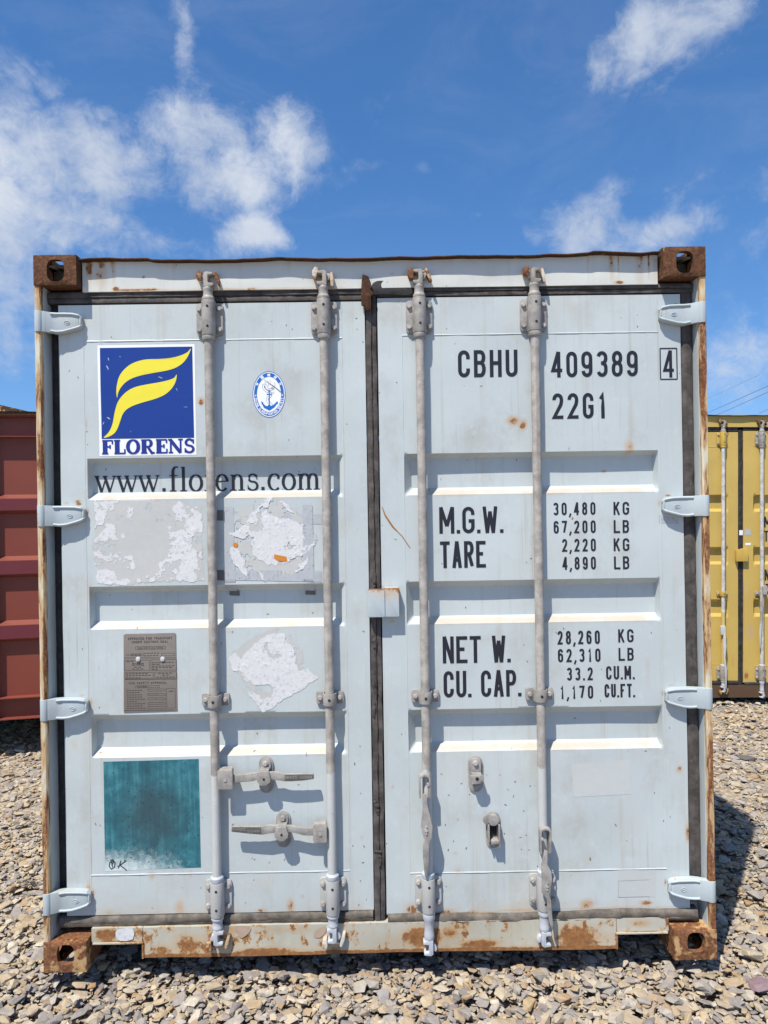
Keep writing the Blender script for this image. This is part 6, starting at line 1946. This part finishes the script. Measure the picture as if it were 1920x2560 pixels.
# stone shapes: convex chips, flat and sharp-edged
def stone_mesh(seed, pts_n):
    r = random.Random(seed)
    bm = bmesh.new()
    a, b, c = 1.0, r.uniform(0.50, 0.95), r.uniform(0.22, 0.50)
    flatc = r.random() < 0.35
    if flatc:
        c *= 0.6
    for _ in range(pts_n):
        v = Vector((r.gauss(0, 1), r.gauss(0, 1), r.gauss(0, 1))).normalized()
        k = max(abs(v.x), abs(v.y), abs(v.z))
        v = v * (0.5 + 0.5 / k) * 0.5 * r.uniform(0.86, 1.0)
        bm.verts.new((v.x * a, v.y * b, v.z * c))
    bmesh.ops.convex_hull(bm, input=bm.verts)
    for v in [v for v in bm.verts if not v.link_faces]:
        bm.verts.remove(v)
    bm.verts.index_update()
    me = bpy.data.meshes.new('stone')
    bm.to_mesh(me)
    bm.free()
    me.materials.append(M_STONE)
    return me


protos = [stone_mesh(100 + i, 13) for i in range(48)]
big_protos = [stone_mesh(500 + i, 17) for i in range(40)]
P_V, P_F = [], []
for me in protos:
    v = np.empty(len(me.vertices) * 3, np.float32); me.vertices.foreach_get('co', v)
    P_V.append(v.reshape(-1, 3))
    me.calc_loop_triangles()
    t = np.empty(len(me.loop_triangles) * 3, np.int32); me.loop_triangles.foreach_get('vertices', t)
    P_F.append(t.reshape(-1, 3))

nr = np.random.RandomState(11)
HX0, HY0, HC = -5.5, -2.6, 0.010
hm = np.zeros((700, 1150), np.float32)
yy_, xx_ = np.mgrid[0:700, 0:1150]
hm[:] = ground_z(HX0 + xx_ * HC, HY0 + yy_ * HC)
BASE = hm.copy()


def rot_xyz(ax, ay, az):
    ca, sa, cb, sb, cc, sc_ = math.cos(ax), math.sin(ax), math.cos(ay), math.sin(ay), math.cos(az), math.sin(az)
    return np.array([[cb * cc, sa * sb * cc - ca * sc_, ca * sb * cc + sa * sc_], [cb * sc_, sa * sb * sc_ + ca * cc, ca * sb * sc_ - sa * cc], [-sb, sa * cb, ca * cb]])


def settle(x, y, size, thick):
    """Lay a stone on what is already there: returns the height of its middle and raises the bed."""
    r = max(1, int(size * 0.36 / HC))
    i, j = int((y - HY0) / HC), int((x - HX0) / HC)
    if i < r or j < r or i >= hm.shape[0] - r or j >= hm.shape[1] - r:
        return None
    win = hm[i - r:i + r + 1, j - r:j + r + 1]
    base = float(win.mean()) * 0.65 + float(win.max()) * 0.35
    cap = float(BASE[i, j]) + 0.050
    zc = min(base, cap) + thick * 0.22
    np.maximum(win, min(base, cap) + thick * 0.45, out=win)
    return zc


stones = []
for region, dens, med, sg in (((-5.4, 5.9, -2.5, 4.3), 1150, 0.034, 0.42), ((-2.7, 2.7, -0.62, 1.6), 2600, 0.024, 0.45), ((-1.8, 1.8, -0.55, 0.35), 2000, 0.030, 0.42)):
    x0, x1, y0, y1 = region
    n = int((x1 - x0) * (y1 - y0) * dens)
    xs_, ys_ = nr.uniform(x0, x1, n), nr.uniform(y0, y1, n)
    ss = np.clip(med * np.exp(nr.normal(0, sg, n)), 0.012, 0.090)
    for x, y, s in zip(xs_, ys_, ss):
        if abs(x) < 1.15 and y > 0.75 and y < 5.9:
            continue
        stones.append((x, y, s))
all_v, all_f, o = [], [], 0
for x, y, s in stones:
    k = nr.randint(len(protos))
    pv = P_V[k]
    th = s * (pv[:, 2].max() - pv[:, 2].min())
    zc = settle(x, y, s, th)
    if zc is None:
        continue
    # keep stones from poking through the sill or the fittings
    R3 = rot_xyz(nr.normal(0, 0.19), nr.normal(0, 0.19), nr.uniform(0, 6.28))
    v = (pv * s) @ R3.T + np.array([x, y, zc])
    if abs(x) < 1.26 and -0.03 < y < 6.1:
        if 1.03 < abs(x) and (y < 0.21):
            v[:, 2] -= max(0.0, v[:, 2].max() + 0.002)
        else:
            v[:, 2] -= max(0.0, v[:, 2].max() + 0.012)
    all_v.append(v.astype(np.float32)); all_f.append(P_F[k] + o); o += len(pv)
V = np.concatenate(all_v); F = np.concatenate(all_f)
sm_ = bpy.data.meshes.new('gravel')
sm_.vertices.add(len(V)); sm_.vertices.foreach_set('co', V.ravel())
sm_.loops.add(F.size); sm_.loops.foreach_set('vertex_index', F.ravel().astype(np.int32))
sm_.polygons.add(len(F)); sm_.polygons.foreach_set('loop_start', np.arange(0, F.size, 3, dtype=np.int32))
sm_.update(calc_edges=True)
sm_.shade_flat()
sm_.materials.append(M_STONE)
gravel = bpy.data.objects.new('gravel', sm_)
col.objects.link(gravel)
gravel.parent = ground
gravel['kind'] = 'stuff'

# the stones that show largest, one by one
count = 0
taken = []
tries = 0
while count < 296 and tries < 30000:
    tries += 1
    if count < 200:
        x, y = nr.uniform(-1.5, 1.5), nr.uniform(-0.43, -0.015)
        s = nr.uniform(0.042, 0.070)
    elif count < 262:
        x, y = nr.uniform(1.25, 1.85), nr.uniform(-0.4, 1.1)
        s = nr.uniform(0.048, 0.080)
    else:
        x, y = nr.uniform(-1.75, -1.24), nr.uniform(-0.4, 0.9)
        s = nr.uniform(0.048, 0.080)
    if any((x - a) ** 2 + (y - b) ** 2 < (0.42 * (s + c)) ** 2 for a, b, c in taken):
        continue
    if 1.0 < abs(x) < 1.27 and y > -0.055:
        continue
    taken.append((x, y, s))
    me = big_protos[nr.randint(len(big_protos))]
    zs_ = [v.co.z for v in me.vertices]
    zc = settle(x, y, s, s * (max(zs_) - min(zs_)))
    if zc is None:
        continue
    ob = bpy.data.objects.new('stone', me)
    col.objects.link(ob)
    ob.parent = ground
    ob.location = (x, y, zc)
    ob.rotation_euler = (nr.normal(0, 0.20), nr.normal(0, 0.20), nr.uniform(0, 6.28))
    ob.scale = (s, s, s)
    count += 1
# three that stand out by size: a dark slate slab, a purple block, a flat grey slab farther off
def slab(x, y, s, mat, lab, seed, tilt, sq=(1.0, 1.0, 0.5)):
    me = stone_mesh(seed, 22)
    me.materials.clear(); me.materials.append(mat)
    ob = bpy.data.objects.new('stone', me)
    col.objects.link(ob)
    ob.parent = ground
    ob.location = (x, y, float(hm[int((y - HY0) / HC), int((x - HX0) / HC)]) + s * sq[2] * 0.14)
    ob.rotation_euler = (tilt, 0.12, seed * 0.7)
    ob.scale = (s * sq[0], s * sq[1], s * sq[2])
    ob['label'] = lab


def slate(name, base):
    m, nt, b, co = new_mat(name)
    pos = nt.new('ShaderNodeNewGeometry').outputs['Position']
    n = nt.noise(pos, 60.0, 6.0, 0.65)
    nt.put(b.inputs['Base Color'], nt.mix(n, mul(base, 0.7), mul(base, 1.4)))
    b.inputs['Roughness'].default_value = 0.8
    bump(nt, b, nt.noise(pos, 110.0, 6.0, 0.7), 0.6, 0.004)
    return m


slab(*(2.5615, 2.4192), 0.17, slate('dark_slate', (0.10, 0.095, 0.10)), 'dark slate slab lying on the gravel at the right edge', 3, 0.12, (1.0, 0.7, 0.55))
slab(*(1.3454, -0.0534), 0.115, slate('purple_stone', (0.20, 0.135, 0.145)), 'purplish stone, the biggest in the lower right corner', 5, 0.2, (1.0, 0.9, 0.75))
slab(*(0.0012, -0.0931), 0.075, slate('layered_grey_stone', (0.25, 0.23, 0.215)), 'grey layered stone standing on edge in front of the sill', 9, 0.9, (0.75, 1.0, 0.9))

# ------------------------------------------------------------------ weeds in the shade under the red container
wm, nt, b, co = new_mat('pale_weed_leaf')
nt.put(b.inputs['Base Color'], nt.mix(nt.noise(co, 60.0, 3.0), (0.14, 0.20, 0.09), (0.30, 0.36, 0.20)))
b.inputs['Roughness'].default_value = 0.6
wr = random.Random(3)
for k, (pts, lab) in enumerate(((((-3.0320, 3.1528), (-2.9932, 3.1803), (-2.9493, 3.1853)), 'low pale weed on the gravel under the red container, the one at the picture edge'), (((-2.9250, 3.2291), (-2.8999, 3.2968), (-2.8584, 3.3732)), 'low pale weed on the gravel under the red container, beside the pale container'))):
    root = thing('weed', lab, 'weed', (pts[0][0], pts[0][1], -0.10), group='weeds under the red container')
    stem, lf = MB(), MB()
    P3 = [Vector((a - pts[0][0], c - pts[0][1], 0.028 + 0.012 * i)) for i, (a, c) in enumerate(pts)]
    stem.tube([Vector((0, 0, 0.0))] + P3, 0.0022, 5)
    for i in range(70):
        t = wr.random() * (len(P3) - 1)
        j = min(int(t), len(P3) - 2)
        p = P3[j].lerp(P3[j + 1], t - j) + Vector((wr.uniform(-.03, .03), wr.uniform(-.03, .03), wr.uniform(-.01, .03)))
        d = Vector((wr.uniform(-1, 1), wr.uniform(-1, .3), wr.uniform(-.1, .9))).normalized()
        q = d.cross(Vector((0, 0, 1))).normalized()
        ln, wd = wr.uniform(.018, .04), wr.uniform(.003, .007)
        lf.add([p, p + d * ln * .5 + q * wd, p + d * ln, p + d * ln * .5 - q * wd + Vector((0, 0, .002))], [(0, 1, 2, 3)])
    stem.build('stem', wm, root)
    lf.build('leaves', wm, root)['kind'] = 'stuff'
